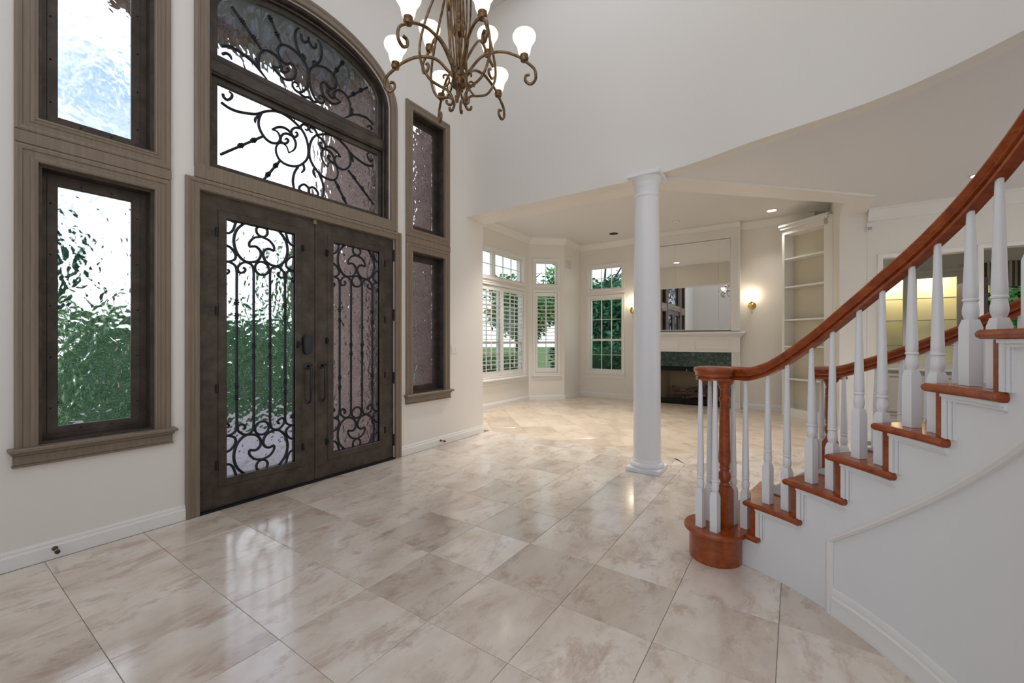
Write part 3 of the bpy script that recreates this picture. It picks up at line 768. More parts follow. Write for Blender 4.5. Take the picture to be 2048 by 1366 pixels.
for k in range(1, NST+1):
    z = RISE*k
    mb = MB()
    if k == 1:
        a1 = nose(2)-1.6; n = 8
        Rr = [R_TRD+.06+(R_OUT+.02-R_TRD-.06)*i/6 for i in range(7)]
        front = [pol(R,nose(1)-1.0+skew(R)) for R in Rr]; back = [pol(R,a1+skew(R)) for R in reversed(Rr[1:])]
        ret = [pol(R_WALL+.012,a1), pol(R_WALL+.012,nose(2)-3.6), pol(R_TRD,nose(2)-3.6)]
        inner = [pol(R_TRD,nose(1)-6+(nose(2)-3.6-nose(1)+6)*(1-i/n)) for i in range(1,n)]
        bullnose(mb, front+back+ret+inner, z)
        bullnose(mb, [(VC.x+.178*math.cos(2*PI*i/40),VC.y+.178*math.sin(2*PI*i/40)) for i in range(40)], z+.0004)
    else:
        bullnose(mb, tread_poly(k), z)
    tr = mb.build('tread', 'cherry_wood', st, world=True, smooth=40)
    if k > 1:
        mb = MB(); a0, a1 = nose(k)-.2, nose(k+1)-1.6
        poly = [pol(R,a0+skew(R)) for R in (1.66,1.8,2.0,2.2,2.30)]+[pol(R,a1+skew(R)) for R in (2.30,2.2,2.0,1.8,1.66)]
        bullnose(mb, poly, z+.010, .0099, .003); mb.build('carpet', 'carpet_grey', tr, world=True)
    # riser board
    ra = nose(k)-1.3
    if k > 1:
        mb = MB(); poly = [pol(R,ra+skew(R)) for R in (R_WALL-.004,1.8,2.1,R_OUT)]+[pol(R,ra-1.3+skew(R)) for R in (R_OUT,2.1,1.8,R_WALL-.004)]
        mb.prism(poly, z-RISE+.0005, z-.031); mb.build('riser', 'cherry_wood', st, world=True)
    # white skirt wall under this tread, inner and outer faces
    b0 = nose(k)-2.6 if k > 1 else nose(1)-4.5
    b1 = nose(k+1)-2.6
    A = [b0+(b1-b0)*i/5 for i in range(6)]
    mb = MB().loft([[pol(R_WALL,a,0),pol(R_WALL+.03,a,0),pol(R_WALL+.03,a,z-.031),pol(R_WALL,a,z-.031)] for a in A])
    mb.build('skirt', 'stair_white', st, world=True, smooth=30)
    mb = MB().loft([[pol(R_OUT-.03,a+skew(2.4),0),pol(R_OUT,a+skew(2.4),0),pol(R_OUT,a+skew(2.4),z-.031),pol(R_OUT-.03,a+skew(2.4),z-.031)] for a in A])
    mb.build('outer_skirt', 'stair_white', st, world=True, smooth=30)
    # moulded bracket: fluted upright beside the riser and a strip under the tread
    mb = MB()
    zb = z-RISE if k > 1 else .0
    for da,wd,dp in ((0,.55,.012),(.62,.28,.016),(1.0,.5,.010),(1.6,.28,.006)):
        aa = [b0-da, b0-da-wd]
        mb.loft([[pol(R_WALL-dp,a,zb+.002),pol(R_WALL+.002,a,zb+.002),pol(R_WALL+.002,a,z-.031),pol(R_WALL-dp,a,z-.031)] for a in aa])
    aa = [b0+(nose(k+1)-3.3-b0)*i/6 for i in range(7)]
    mb.loft([[pol(R_WALL-.018,a,z-.043),pol(R_WALL+.002,a,z-.043),pol(R_WALL+.002,a,z-.031),pol(R_WALL-.018,a,z-.031)] for a in aa])
    mb.loft([[pol(R_WALL-.010,a,z-.055),pol(R_WALL+.002,a,z-.055),pol(R_WALL+.002,a,z-.043),pol(R_WALL-.010,a,z-.043)] for a in aa])
    mb.build('bracket', 'stair_white', st, world=True)
# drum of the curtail step
MB().lathe([(.146,0),(.146,RISE-.031)], (VC.x,VC.y,0), 48).build('curtail_drum', 'cherry_wood', st, world=True, smooth=40)
mb = MB().loft([[pol(1.52,a,0),pol(R_OUT,a+1,0),pol(R_OUT,a+1,RISE-.031),pol(1.52,a,RISE-.031)] for a in (nose(1)-1.8,nose(1)-2.8)])
mb.build('riser', 'cherry_wood', st, world=True)
mb = MB().loft([[pol(R_WALL,a,0),pol(R_OUT,a,0),pol(R_OUT,a,NST*RISE-.04),pol(R_WALL,a,NST*RISE-.04)] for a in (nose(NST+1)-1.8,nose(NST+1)-2.3)])
mb.build('end_panel', 'stair_white', st, world=True)
# panel moulding and baseboard on the curved side
def trim_z(a): return .361+(-43.3-a)*.01975
A = [-43.3-i*2.2 for i in range(33)]
A = [a for a in A if a > nose(NST+1)]
mb = MB().loft([[pol(R_WALL+.006,a,trim_z(a)-.034),pol(R_WALL-.012,a,trim_z(a)-.030),pol(R_WALL-.020,a,trim_z(a)-.018),pol(R_WALL-.020,a,trim_z(a)-.008),pol(R_WALL-.010,a,trim_z(a)),pol(R_WALL+.006,a,trim_z(a))] for a in A])
mb.build('panel_moulding', 'white_trim', st, world=True, smooth=30)
mb = MB().loft([[pol(R_WALL,a,0),pol(R_WALL-d,a,0),pol(R_WALL-d,a,trim_z(-43.3)),pol(R_WALL,a,trim_z(-43.3))] for a,d in ((-43.1,.016),(-43.6,.020),(-44.1,.016),(-44.4,.008))])
mb.build('panel_moulding', 'white_trim', st, world=True)
A = [-44.4-i*2.2 for i in range(32)]; A = [a for a in A if a > nose(NST+1)]
mb = MB().loft([[pol(R_WALL-d,a,h) for d,h in ((0,0),(.022,0),(.022,.020),(.018,.028),(.018,.085),(.012,.095),(.012,.112),(.004,.128),(0,.128))] for a in A])
mb.build('baseboard', 'white_trim', st, world=True, smooth=30)

# ------------------------------------------------------------------ balustrades
def lerp_tab(tab, a):
    if a >= tab[0][0]: return tab[0][1]
    for (a0,z0),(a1,z1) in zip(tab,tab[1:]):
        if a1 <= a <= a0: return z0+(z1-z0)*(a-a0)/(a1-a0)
    (a0,z0),(a1,z1) = tab[-2],tab[-1]
    return z1+(z1-z0)/(a1-a0)*(a-a1)
NEAR = [(-20,1.084),(-24.8,1.087),(-28.5,1.115),(-32.4,1.175),(-37.8,1.275),(-45.7,1.430),(-52.1,1.546),(-58.9,1.655),(-65.9,1.770),(-73.6,1.905),(-90,2.20),(-112,2.60)]
FAR = [(-24,1.06),(-27,1.068),(-29.2,1.092),(-33.2,1.157),(-37,1.224),(-41.5,1.306),(-45.7,1.390),(-48.6,1.453),(-70,1.90),(-112,2.75)]
RAILP_H = [(.021,0),(.021,.014),(.014,.019),(.014,.023),(.027,.027),(.027,.031),(.023,.036),(.026,.046),(.032,.054),(.035,.062),(.033,.070),(.026,.077),(.012,.081)]
RAILP = RAILP_H+[(0,.082)]+[(-a,b) for a,b in reversed(RAILP_H)]
def baluster(par, p, ang, z0, z1, name='baluster'):
    h = .0212; c, s_ = math.cos(ang), math.sin(ang); z0 += .0012
    def sq(hh, z): return [(p[0]+c*a*hh-s_*b*hh, p[1]+s_*a*hh+c*b*hh, z) for a,b in ((-1,-1),(1,-1),(1,1),(-1,1))]
    mb = MB()
    mb.loft([sq(h,z0),sq(h,z0+.205),sq(h*.72,z0+.232)])
    L = z1-(z0+.225)
    prof = [(.0165,.222),(.0160,.232),(.0185,.240),(.0212,.252),(.0216,.262),(.0205,.274),(.0185,.286),(.0178,.294),(.0212,.297),(.0212,.303),(.0182,.306),(.0198,.312),(.0195,.34),(.0105,z1-z0)]
    mb.lathe([(r,z) for r,z in prof], (p[0],p[1],z0), 14)
    return mb.build(name, 'stair_white', par, world=True, smooth=35)
def newel(par, p, ang, z0, z1):
    c, s_ = math.cos(ang), math.sin(ang); h = .036; z0 += .0012
    def sq(hh, z): return [(p[0]+c*a*hh-s_*b*hh, p[1]+s_*a*hh+c*b*hh, z) for a,b in ((-1,-1),(1,-1),(1,1),(-1,1))]
    mb = MB().loft([sq(h,z0),sq(h,z0+.225),sq(h*.7,z0+.25)])
    T_ = z1-z0
    mb.lathe([(.027,.245),(.030,.262),(.022,.272),(.030,.285),(.036,.305),(.034,.325),(.024,.345),(.030,.355),(.030,.362),(.026,.37),(.034,.40),(.030,.6),(.026,T_-.13),(.032,T_-.12),(.032,T_-.108),(.025,T_-.10),(.026,T_-.06),(.034,T_-.03),(.048,T_-.012),(.05,T_)], (p[0],p[1],z0), 20)
    return mb.build('newel_post', 'cherry_wood', par, world=True, smooth=35)
def volute_path(start_dir_pts, vc, r0, r1, th0, turn, z, n=44):
    out = []
    for i in range(n+1):
        t = i/n; r = r0+(r1-r0)*t; a = th0+turn*t
        out.append((vc[0]+r*math.cos(a), vc[1]+r*math.sin(a), z))
    return out
# near balustrade
nb = empty('stair_railing', (VC.x,VC.y,RISE), label='cherry handrail with white balusters on the panelled side of the stairs', cat='railing')
RN = 1.483
zb = 1.084
vol = volute_path(None, VC, .100, .045, math.radians(-25), math.radians(560), zb)
main = [pol(RN,a,lerp_tab(NEAR,a)) for a in [nose(NST)-6+i*1.5 for i in range(int((-25.5-nose(NST)+6)/1.5))]]
rail_pts = spline(main+[pol(RN,-25.2,1.087),(2.878,.262,1.0845),(2.897,.315,1.084)], 2)
rail_pts = [tuple(p) for p in rail_pts] + vol[2:]
rl = MB().sweep(rail_pts, RAILP).build('handrail', 'cherry_wood', nb, world=True, smooth=50)
MB().lathe([(.001,.0),(.075,.0),(.078,.01),(.074,.074),(.06,.081),(.001,.083)], (VC.x,VC.y,zb), 28).build('volute_cap', 'cherry_wood', rl, world=True, smooth=50)
newel(nb, (2.812,.352), math.radians(-21), RISE, zb)
for i, (bx,by) in enumerate(((2.745,.475),(2.872,.443),(2.715,.39),(2.899,.316))):
    baluster(nb, (bx,by), math.radians(-20), RISE, zb+.004)
for k in range(1, NST+1):
    for da in ((-9.7,) if k == 1 else (-3.9,-8.1)):
        a = nose(k)+da if k > 1 else -23.75
        baluster(nb, pol(RN,a), math.radians(a), RISE*k, lerp_tab(NEAR,a)+.006)
# far balustrade
RF = 2.35
fb = empty('stair_railing', (pol(2.46,-25.5)[0],pol(2.46,-25.5)[1],RISE), label='cherry handrail with white balusters on the living room side of the stairs', cat='railing')
FV = pol(2.405,-25.9)
zf = 1.06
main = [pol(RF,a,lerp_tab(FAR,a)) for a in [nose(NST)-4+i*1.5 for i in range(int((-28.5-nose(NST)+4)/1.5))]]
vol = volute_path(None, FV, .100, .045, math.radians(-205), math.radians(-540), zf)
rail_pts = [tuple(p) for p in spline(main+[pol(RF,-28.3,1.080),pol(RF-.002,-26.8,1.064)], 2)] + vol[1:]
rl = MB().sweep(rail_pts, RAILP).build('handrail', 'cherry_wood', fb, world=True, smooth=50)
MB().lathe([(.001,.0),(.075,.0),(.078,.01),(.074,.074),(.06,.081),(.001,.083)], (FV[0],FV[1],zf), 28).build('volute_cap', 'cherry_wood', rl, world=True, smooth=50)
newel(fb, FV, math.radians(-25), RISE*2, zf)
for a,R in ((-24.4,2.435),(-24.1,2.345)):
    baluster(fb, pol(R,a), math.radians(a), RISE*2, zf+.004)
for k in range(2, NST+1):
    for da in ((-5.6,) if k == 2 else (-.75,-3.85,-6.95)):
        a = nose(k)+skew(RF)+da
        baluster(fb, pol(RF,a), math.radians(a), RISE*k, lerp_tab(FAR,a)+.006)

# ------------------------------------------------------------------ living room windows and shutters
def casing_white(par, x0, x1, z0, z1, wd=.075, sill=True):
    MB().frame2d(cw(x0,x1,z0,z1), [(0,0),(0,-.018),(.01,-.024),(.03,-.016),(wd-.015,-.016),(wd-.006,-.024),(wd,-.020),(wd,0)], True, 0).build('casing', 'white_trim', par, smooth=25)
    if sill: MB().bbox(x0-wd-.02,x1+wd+.02,-.06,.02,z0-wd-.02,z0-wd+.005,.004).bbox(x0-wd,x1+wd,-.018,.0,z0-wd-.10,z0-wd-.02,.004).build('sill', 'white_trim', par)
def sash_window(par, x0, x1, z0, z1, cols, rows, rail=None):
    """rail: height of the meeting rail of a double-hung window"""
    MB().frame2d(cw(x0+.035,x1-.035,z0+.035,z1-.035), [(0,.05),(0,.11),(.035,.11),(.035,.05)], True, 0).build('frame', 'white_trim', par)
    spans = [(z0+.035,z1-.035)] if rail is None else [(z0+.035,rail-.02),(rail+.02,z1-.035)]
    if rail is not None: MB().box(x0+.03,x1-.03,.055,.10,rail-.022,rail+.022).build('meeting_rail', 'white_trim', par)
    for a,b in spans:
        MB().box(x0+.03,x1-.03,.078,.083,a-.004,b+.004).build('pane', 'clear_glass', par)
        for i in range(1,cols):
            x = x0+.035+(x1-x0-.07)*i/cols; MB().box(x-.006,x+.006,.068,.092,a,b).build('muntin', 'white_trim', par)
        for j in range(1,rows):
            z = a+(b-a)*j/rows; MB().box(x0+.035,x1-.035,.069,.091,z-.006,z+.006).build('muntin', 'white_trim', par)
def win(name, label, loc, rot): return empty(name, (loc[0],loc[1],0), rot, label=label, kind='structure')
wa = win('window_7', 'wide high transom window above the living room shutters', (5.3,4.95), 0)
for i,(a,b) in enumerate(((0,.70),(.74,1.385),(1.425,2.40))):
    sash_window(wa, a, b, 2.60, 3.13, 2 if i < 2 else 3, 2)
casing_white(wa, 0, 2.40, 2.60, 3.13, .06, False)
wa2 = win('window_8', 'wide living room window behind the pair of shutters', (5.3,4.95), 0)
for a,b in ((0,.80),(.80,1.60),(1.60,2.45)): sash_window(wa2, a, b, .62, 2.43, 2, 3, 1.30)
casing_white(wa2, 0, 2.45, .62, 2.43, .06, True)
wb = win('window_9', 'small high window in the angled bay wall', BAY0, bayA)
sash_window(wb, .15, .66, 2.60, 3.13, 2, 2); casing_white(wb, .15, .66, 2.60, 3.13, .06, False)
wb2 = win('window_10', 'tall window behind the shutter of the angled bay', BAY0, bayA)
sash_window(wb2, .15, .66, .62, 2.43, 2, 3, 1.30); casing_white(wb2, .15, .66, .62, 2.43, .06, True)
wd_ = win('window_11', 'small high window above the unshuttered living room window', (XD,DW[1]), -PI/2)
sash_window(wd_, 0, .81, 2.55, 3.09, 3, 2); casing_white(wd_, 0, .81, 2.55, 3.09, .06, False)
wd2 = win('window_12', 'tall unshuttered window full of green leaves near the fireplace', (XD,DW[1]), -PI/2)
sash_window(wd2, 0, .81, .63, 2.34, 3, 2, 1.36); casing_white(wd2, 0, .81, .63, 2.34, .07, True)
# plantation shutters
lou = MB(); lou.loft([[(x,-.036+0*x,0-.0),(x,-.01,.0055),(x,.012,.0055),(x,.036,0),(x,.012,-.0055),(x,-.01,-.0055)] for x in (0,1)])
lou_me = bpy.data.meshes.new('louver'); lou_me.from_pydata(lou.v, [], lou.f); lou_me.materials.append(MATS['white_trim'])
def shutter(label, loc, rot, x0, x1, z0, z1, grp=None):
    e = empty('plantation_shutter', (loc[0],loc[1],0), rot, label=label, cat='shutter', group=grp)
    fw = .05; y0,y1 = .004,.032
    MB().bbox(x0,x0+fw,y0,y1,z0,z1,.003).build('stile', 'white_trim', e); MB().bbox(x1-fw,x1,y0,y1,z0,z1,.003).build('stile', 'white_trim', e)
    MB().bbox(x0+fw,x1-fw,y0,y1,z1-.085,z1,.003).build('top_rail', 'white_trim', e); MB().bbox(x0+fw,x1-fw,y0,y1,z0,z0+.10,.003).build('bottom_rail', 'white_trim', e)
    n = 19; a,b = z0+.10,z1-.085
    for i in range(n):
        o = link('louver', lou_me, e, (x0+fw+.001,.018,a+(b-a)*(i+.5)/n), (math.radians(-14),0,0)); o.scale = (x1-x0-2*fw-.002,.95,1)
    xm = (x0+x1)/2
    MB().bbox(xm-.006,xm+.006,-.028,-.017,a+.04,b-.04,.002).build('tilt_rod', 'white_trim', e)
shutter('louvred white shutter panel next to the angled bay', (5.3,4.95), 0, 1.635, 2.445, .625, 2.425)
shutter('louvred white shutter panel second from the angled bay', (5.3,4.95), 0, .82, 1.630, .625, 2.425)
shutter('single louvred white shutter on the angled bay wall', BAY0, bayA, .155, .655, .625, 2.425)

# ------------------------------------------------------------------ fireplace
FY, FX = 1.86, 9.22
fp = empty('fireplace', (XD,FY,0), -PI/2, label='white mantel fireplace with green marble surround and black firebox', cat='fireplace')
# local x = towards -Y, local y = +X (into the wall), so the face is at y = -(XD-FX)
yf = -(XD-FX)
MB().box(-.98,-.82,yf,-.001,1.53,3.65).box(.82,.98,yf,-.001,1.53,3.65).box(-.82,.82,yf,-.001,3.37,3.65).build('overmantel', 'white_trim', fp)
for s_ in (-1,1):
    mb = MB()
    for i in range(5):
        x = s_*.90-.05+i*.025; mb.bbox(x-.0085,x+.0085,yf-.008,yf+.004,1.60,3.36,.003)
    mb.build('flute', 'white_trim', fp)
    pl = MB().box(s_*.905-.075,s_*.905+.075,yf-.012,-.001,0,1.10).build('pilaster', 'white_trim', fp)
    mb = MB()
    for i in range(5):
        x = s_*.905-.05+i*.025; mb.bbox(x-.0085,x+.0085,yf-.022,yf-.008,.14,1.08,.003)
    mb.bbox(s_*.905-.08,s_*.905+.08,yf-.028,yf,0,.12,.004)
    mb.build('flute', 'white_trim', pl)
fz = MB().box(-.98,.98,yf-.014,-.001,1.105,1.40).build('frieze', 'white_trim', fp)
for a,b in ((-.80,-.16),(.16,.80)):
    MB().frame2d(cw(a,b,1.155,1.355), [(0,0),(0,-.014),(-.012,-.010),(-.018,0)], True, yf-.014).build('panel', 'white_trim', fz)
MB().bbox(-.09,.09,yf-.03,yf-.012,1.375,1.402,.004).bbox(-.14,.14,yf-.02,yf-.013,1.12,1.375,.003).build('keystone', 'white_trim', fz)
mb = MB()
for d,z0_,z1_ in ((.03,1.395,1.42),(.05,1.42,1.445),(.085,1.445,1.47),(.12,1.47,1.515)):
    mb.bbox(-.98-d*.8,.98+d*.8,yf-d,-.001,z0_,z1_,.006)
mb.build('mantel_shelf', 'white_trim', fp)
crn = MB().sweep([(-.98,-.001,3.66),(-.98,yf,3.66),(.98,yf,3.66),(.98,-.001,3.66)], [(-q*.7,w_*.7) for q,w_ in CROWN]); crn.build('crown', 'white_trim', fp, smooth=20)
# marble tiles
tw = .302
mz = [(.815,1.10)]
xs = [-.83+.332*i for i in range(6)]
for a,b in zip(xs,xs[1:]): MB().bbox(a+.001,b-.001,yf+.002,yf+.06,.80,1.103,.002).build('marble_tile', 'green_marble', fp)
for s_ in (-1,1):
    for a,b in ((.005,.27),(.27,.535),(.535,.80)):
        x0,x1 = (.632,.83) if s_ > 0 else (-.83,-.632)
        MB().bbox(x0+.001,x1-.001,yf+.002,yf+.06,a+.001,b-.001,.002).build('marble_tile', 'green_marble', fp)
# firebox
MB().box(-.632,.632,.30,.34,.01,.80).box(-.632,-.60,yf+.05,.30,.01,.80).box(.60,.632,yf+.05,.30,.01,.80).box(-.632,.632,yf+.04,.30,.0,.03).box(-.632,.632,yf+.04,.30,.79,.82).build('firebox', 'fire_black', fp)
MB().box(-.57,.57,.272,.295,.06,.72).build('fire_brick_back', 'fire_brick', fp)
for s_ in (-1,1): MB().prism([(s_*.585,yf+.16),(s_*.565,yf+.16),(s_*.44,.27),(s_*.46,.27)], .06, .70).build('fire_brick_side', 'fire_brick', fp)
sc = MB().frame2d(cw(-.60,.60,.10,.70), [(0,0),(.032,0),(.032,.02),(0,.02)], True, yf+.012)
sc.box(-.632,.632,yf+.006,yf+.035,.70,.80).box(-.632,.632,yf+.006,yf+.035,.0,.12)
for i in range(5): sc.box(-.60,.60,yf+.0,yf+.008,.715+i*.016,.721+i*.016)
sc.build('screen_frame', 'fire_metal', fp)
MB().bbox(-.006,.006,yf-.006,yf+.006,.70,.745,.002).build('damper_handle', 'brass', fp)
for i,(x,y,z,L,a,t_) in enumerate(((-.02,.10,.21,.62,.10,.0),(.10,.16,.30,.50,-.35,.15),(-.12,.06,.28,.46,.5,-.1),(.16,.02,.17,.40,-.2,.1))):
    dx,dy,dz = math.cos(a)*L/2, math.sin(a)*L/2*.5, t_*L
    MB().tube([(x-dx,y-dy,z-dz),(x-dx*.3,y-dy*.2,z-dz*.3+.01),(x+dx*.4,y+dy*.3,z+dz*.4),(x+dx,y+dy,z+dz)], .05, 9, r_fn=lambda t,i=i: .045+.012*math.sin(5*t+i)).build('log', 'log_bark', fp, smooth=50)
mb = MB()
for i in range(160):
    x,y = random.uniform(-.42,.42), random.uniform(-.06,.2); r = random.uniform(.012,.028)
    mb.lathe([(r*.5,-r*.6),(r,0),(r*.6,r*.6)], (x,y,.05+random.uniform(0,.09)), 5)
mb.build('embers', 'ember', fp, kind='stuff')
# mirror of three sheets above the mantel
mr = empty('mirror', (FX,FY,1.545), -PI/2, label='large sectioned wall mirror above the fireplace mantel', cat='mirror')
ym = .010
bounds = [-.80,-.22+.0,.60,.80]
for a,b in zip(bounds,bounds[1:]): MB().box(a+.0012,b-.0012,ym,ym+.006,.02,1.80).build('mirror_sheet', 'mirror_silver', mr)
MB().frame2d(cw(-.80,.80,.02,1.80), [(0,.012),(0,-.004),(.009,-.010),(.017,-.004),(.017,.012)], True, ym).build('mirror_frame', 'white_trim', mr)
MB().box(-.815,.815,ym+.0065,.125,.005,1.815).build('backing', 'white_trim', mr)
for x in (-.22,.60): MB().lathe([(.008,0),(.008,.004),(.004,.007)], (x,0,0), 10).build('mirror_clip', 'brass', mr, loc=(0,ym,.78), rot=(PI/2,0,0))

# ------------------------------------------------------------------ sconces
def sconce(y, label):
    e = empty('wall_sconce', (XD,y,2.0), -PI/2, label=label, cat='sconce')
    mb = MB().lathe([(.072,0),(.072,.006),(.060,.012),(.045,.016),(.03,.03),(.012,.036)], (0,0,0), 24); mb.v = [(x,-z,yy+.02) for x,yy,z in mb.v]; mb.build('backplate', 'brass', e, smooth=40)
    MB().tube([(0,-.03,.02),(0,-.07,-.03),(0,-.10,-.02),(0,-.10,.06)], .007, 8).build('arm', 'brass', e, smooth=50)
    MB().lathe([(.004,-.14),(.009,-.125),(.004,-.11),(.006,-.05)], (0,-.02,0), 10).build('finial', 'brass', e, smooth=40)
    MB().lathe([(.012,.055),(.03,.065),(.034,.075),(.018,.08),(.018,.10)], (0,-.10,0), 16).build('candle_cup', 'brass', e, smooth=40)
    MB().lathe([(.022,.10),(.034,.13),(.040,.17),(.046,.205),(.044,.205),(.036,.165),(.03,.13),(.018,.105)], (0,-.10,0), 20, cap=False).build('glass_shade', 'clear_glass', e, smooth=40)
    MB().lathe([(.008,.10),(.014,.125),(.012,.15),(.003,.175)], (0,-.10,0), 12).build('bulb', 'bulb', e, smooth=50)
    l = bpy.data.lights.new('sconce_lamp', 'POINT'); l.energy = 1.8; l.color = (1,.82,.60); l.shadow_soft_size = .03
    lo = bpy.data.objects.new('sconce_lamp', l); COL.objects.link(lo); lo.parent = e; lo.location = (0,-.10,.22)
sconce(.69, 'lit brass wall sconce between the fireplace and the bookcase')
sconce(3.03, 'lit brass wall sconce beside the unshuttered window')

# ------------------------------------------------------------------ ceiling fittings, plates, vents
def can(x, y, z, lit, label, pw=170):
    e = empty('recessed_light', (x,y,z), label=label, cat='ceiling light')
    MB().lathe([(.075,-.001),(.095,-.001),(.095,-.006),(.080,-.009),(.073,-.004)], (0,0,0), 28, cap=False).build('trim_ring', 'can_trim' if lit else 'can_dark', e, smooth=40)
    MB().lathe([(.001,-.002),(.074,-.002),(.074,-.0035),(.001,-.0035)], (0,0,0), 28).build('lens', 'can_lit' if lit else 'can_dark', e)
    if lit:
        l = bpy.data.lights.new('downlight', 'SPOT'); l.energy = pw; l.color = (1,.95,.90); l.spot_size = 1.7; l.spot_blend = .8; l.shadow_soft_size = .07
        lo = bpy.data.objects.new('downlight', l); COL.objects.link(lo); lo.parent = e; lo.location = (0,0,-.02)
can(8.70,3.25,3.66, False, 'unlit dark recessed ceiling light')
can(8.75,.34,3.66, True, 'lit recessed ceiling light near the bookcase', 22)
can(6.0,4.2,3.66, True, 'added unseen recessed fill light above the shuttered windows'); can(6.0,1.2,3.66, True, 'added unseen recessed fill light over the middle of the living room')  # extra downlights hidden from view, added to brighten the living room
can(6.3,-1.6,3.05, True, 'added unseen recessed fill light over the hall beyond the stairs', 30); can(5.5,2.9,3.66, True, 'added unseen recessed fill light just inside the living room beam'); can(8.9,-1.9,2.95, True, 'added unseen recessed fill light in the cabinet room nearer the lit cabinet', 110); can(8.1,-1.3,2.95, True, 'added unseen recessed fill light in the cabinet room nearer the hall opening', 70)  # unseen fill downlights added to brighten hall, living room and cabinet room
e = empty('smoke_detector', (8.47,1.91,3.66), label='round white smoke detector on the living room ceiling', cat='detector')
MB().lathe([(.065,0),(.065,-.02),(.055,-.032),(.02,-.036),(.001,-.036)], (0,0,0), 24).build('body', 'plate_white', e, smooth=40)
MB().lathe([(.012,-.036),(.010,-.041),(.001,-.042)], (0,0,0), 10).build('test_button', 'grille_grey', e)
def plate(name, label, cat, loc, rot, w_, h_, kind):
    e = empty(name, loc, rot, label=label, cat=cat)
    MB().bbox(-w_/2,w_/2,-.007,-.0005,-h_/2,h_/2,.002).build('cover_plate', 'plate_white', e)
    if kind == 'outlet':
        for z in (-.022,.022): MB().bbox(-.015,.015,-.010,-.006,z-.014,z+.014,.002).build('socket', 'plate_white', e)
    elif kind == 'switch':
        for x in (-.03,.03): MB().bbox(x-.012,x+.012,-.011,-.006,-.03,.03,.002).build('rocker', 'plate_white', e)
    elif kind == 'grille':
        n = max(5,int(h_/.022))
        for i in range(n):
            z = -h_/2+.015+(h_-.03)*i/(n-1); MB().box(-w_/2+.012,w_/2-.012,-.010,-.006,z-.003,z+.003).build('slat', 'grille_grey', e)
    return e
plate('outlet', 'white wall outlet under the unshuttered window', 'outlet', (XD,3.13,.33), -PI/2, .07, .115, 'outlet')
plate('outlet', 'white wall outlet below the brass sconce near the bookcase', 'outlet', (XD,.63,.31), -PI/2, .07, .115, 'outlet')
plate('outlet', 'white wall outlet under the wide shuttered windows', 'outlet', (7.05,4.95,.33), 0, .07, .115, 'outlet')
plate('light_switch', 'white double light switch on the entry wall near its end', 'switch', (4.13,YW,1.22), 0, .115, .115, 'switch')
plate('wall_vent', 'small white speaker grille high beside the bay', 'vent', (8.72,4.335,3.10), 0, .26, .20, 'grille')
plate('return_vent', 'grey return air vent on the back foyer wall', 'vent', (x0w,.35,2.75), PI/2, .50, .32, 'grille')
ev = empty('ceiling_vent', (4.55,-2.05,3.05), label='slatted vent in the hall ceiling over the stairs', cat='vent')
MB().bbox(-.16,.16,-.09,.09,-.008,-.0005,.002).build('frame', 'grille_grey', ev)
for i in range(6): MB().box(-.14,.14,-.075+i*.027,-.06+i*.027,-.013,-.008).build('slat', 'can_dark', ev)
em = empty('motion_sensor', (7.2,-.815,2.83), -PI/2, label='small white motion sensor on the hall pier', cat='sensor')
MB().bbox(-.03,.03,-.04,-.0005,-.055,.055,.008).build('housing', 'plate_white', em); MB().bbox(-.022,.022,-.044,-.039,-.045,-.005,.003).build('lens', 'grille_grey', em)
for x, lab in ((.53,'bronze door stop on the baseboard under the sky-facing window'),(3.86,'bronze door stop on the baseboard under the brick-facing window')):
    e = empty('door_stop', (x,YW-.018,.062), label=lab, cat='door stop')
    mb = MB().lathe([(.014,0),(.014,.004),(.006,.008),(.005,.055),(.012,.058),(.013,.072),(.008,.076)], (0,0,0), 12); mb.v = [(a,-c,b) for a,b,c in mb.v]; mb.build('stop', 'aged_brass', e, smooth=40)
    mb = MB().lathe([(.011,.072),(.011,.084),(.006,.088)], (0,0,0), 12); mb.v = [(a,-c,b) for a,b,c in mb.v]; mb.build('bumper', 'can_dark', e, smooth=40)

# ------------------------------------------------------------------ bookcase set across the living room corner
B0, B1 = Vector((8.90,.19)), Vector((8.395,-.44)); bl = (B1-B0).length
bk = empty('bookcase', (B0.x,B0.y,0), math.atan2((B1-B0).y,(B1-B0).x), label='tall empty white corner bookcase with open shelves', cat='bookcase')
# local x along the face, local y into the corner
hb = 3.36
MB().box(0,.05,0,.02,.0,hb-.1).build('stile', 'white_trim', bk); MB().box(bl-.06,bl+.078,0,.02,.0,hb+.0).build('stile', 'white_trim', bk)
MB().box(0,bl,0,.02,hb-.14,hb).build('top_rail', 'white_trim', bk); MB().box(0,bl,-.004,.02,0,.13).build('plinth', 'white_trim', bk)
MB().box(-.03,bl+.03,-.05,.25,hb,hb+.03).box(-.015,bl+.015,-.03,.02,hb-.05,hb).build('cornice', 'white_trim', bk)
MB().prism([(.05,.22),(bl-.06,.22),(bl-.06,.24),(.05,.24)], .1, hb-.1).build('back_panel', 'cabinet_cream', bk)
MB().box(.035,.05,.02,.22,.1,hb-.1).build('side_panel', 'white_trim', bk); MB().box(bl-.06,bl-.045,.02,.22,.1,hb-.1).build('side_panel', 'white_trim', bk)
for z in (.13,.66,1.23,1.70,2.28,2.78,hb-.13):
    MB().box(.05,bl-.06,.004,.22,z-.014,z+.014).build('shelf', 'white_trim', bk)
for z in (hb-.146,2.764):
    MB().lathe([(.028,0),(.028,-.010),(.018,-.014),(.001,-.014)], (bl/2,.1,z), 16).build('puck_light', 'plate_white', bk, smooth=40)

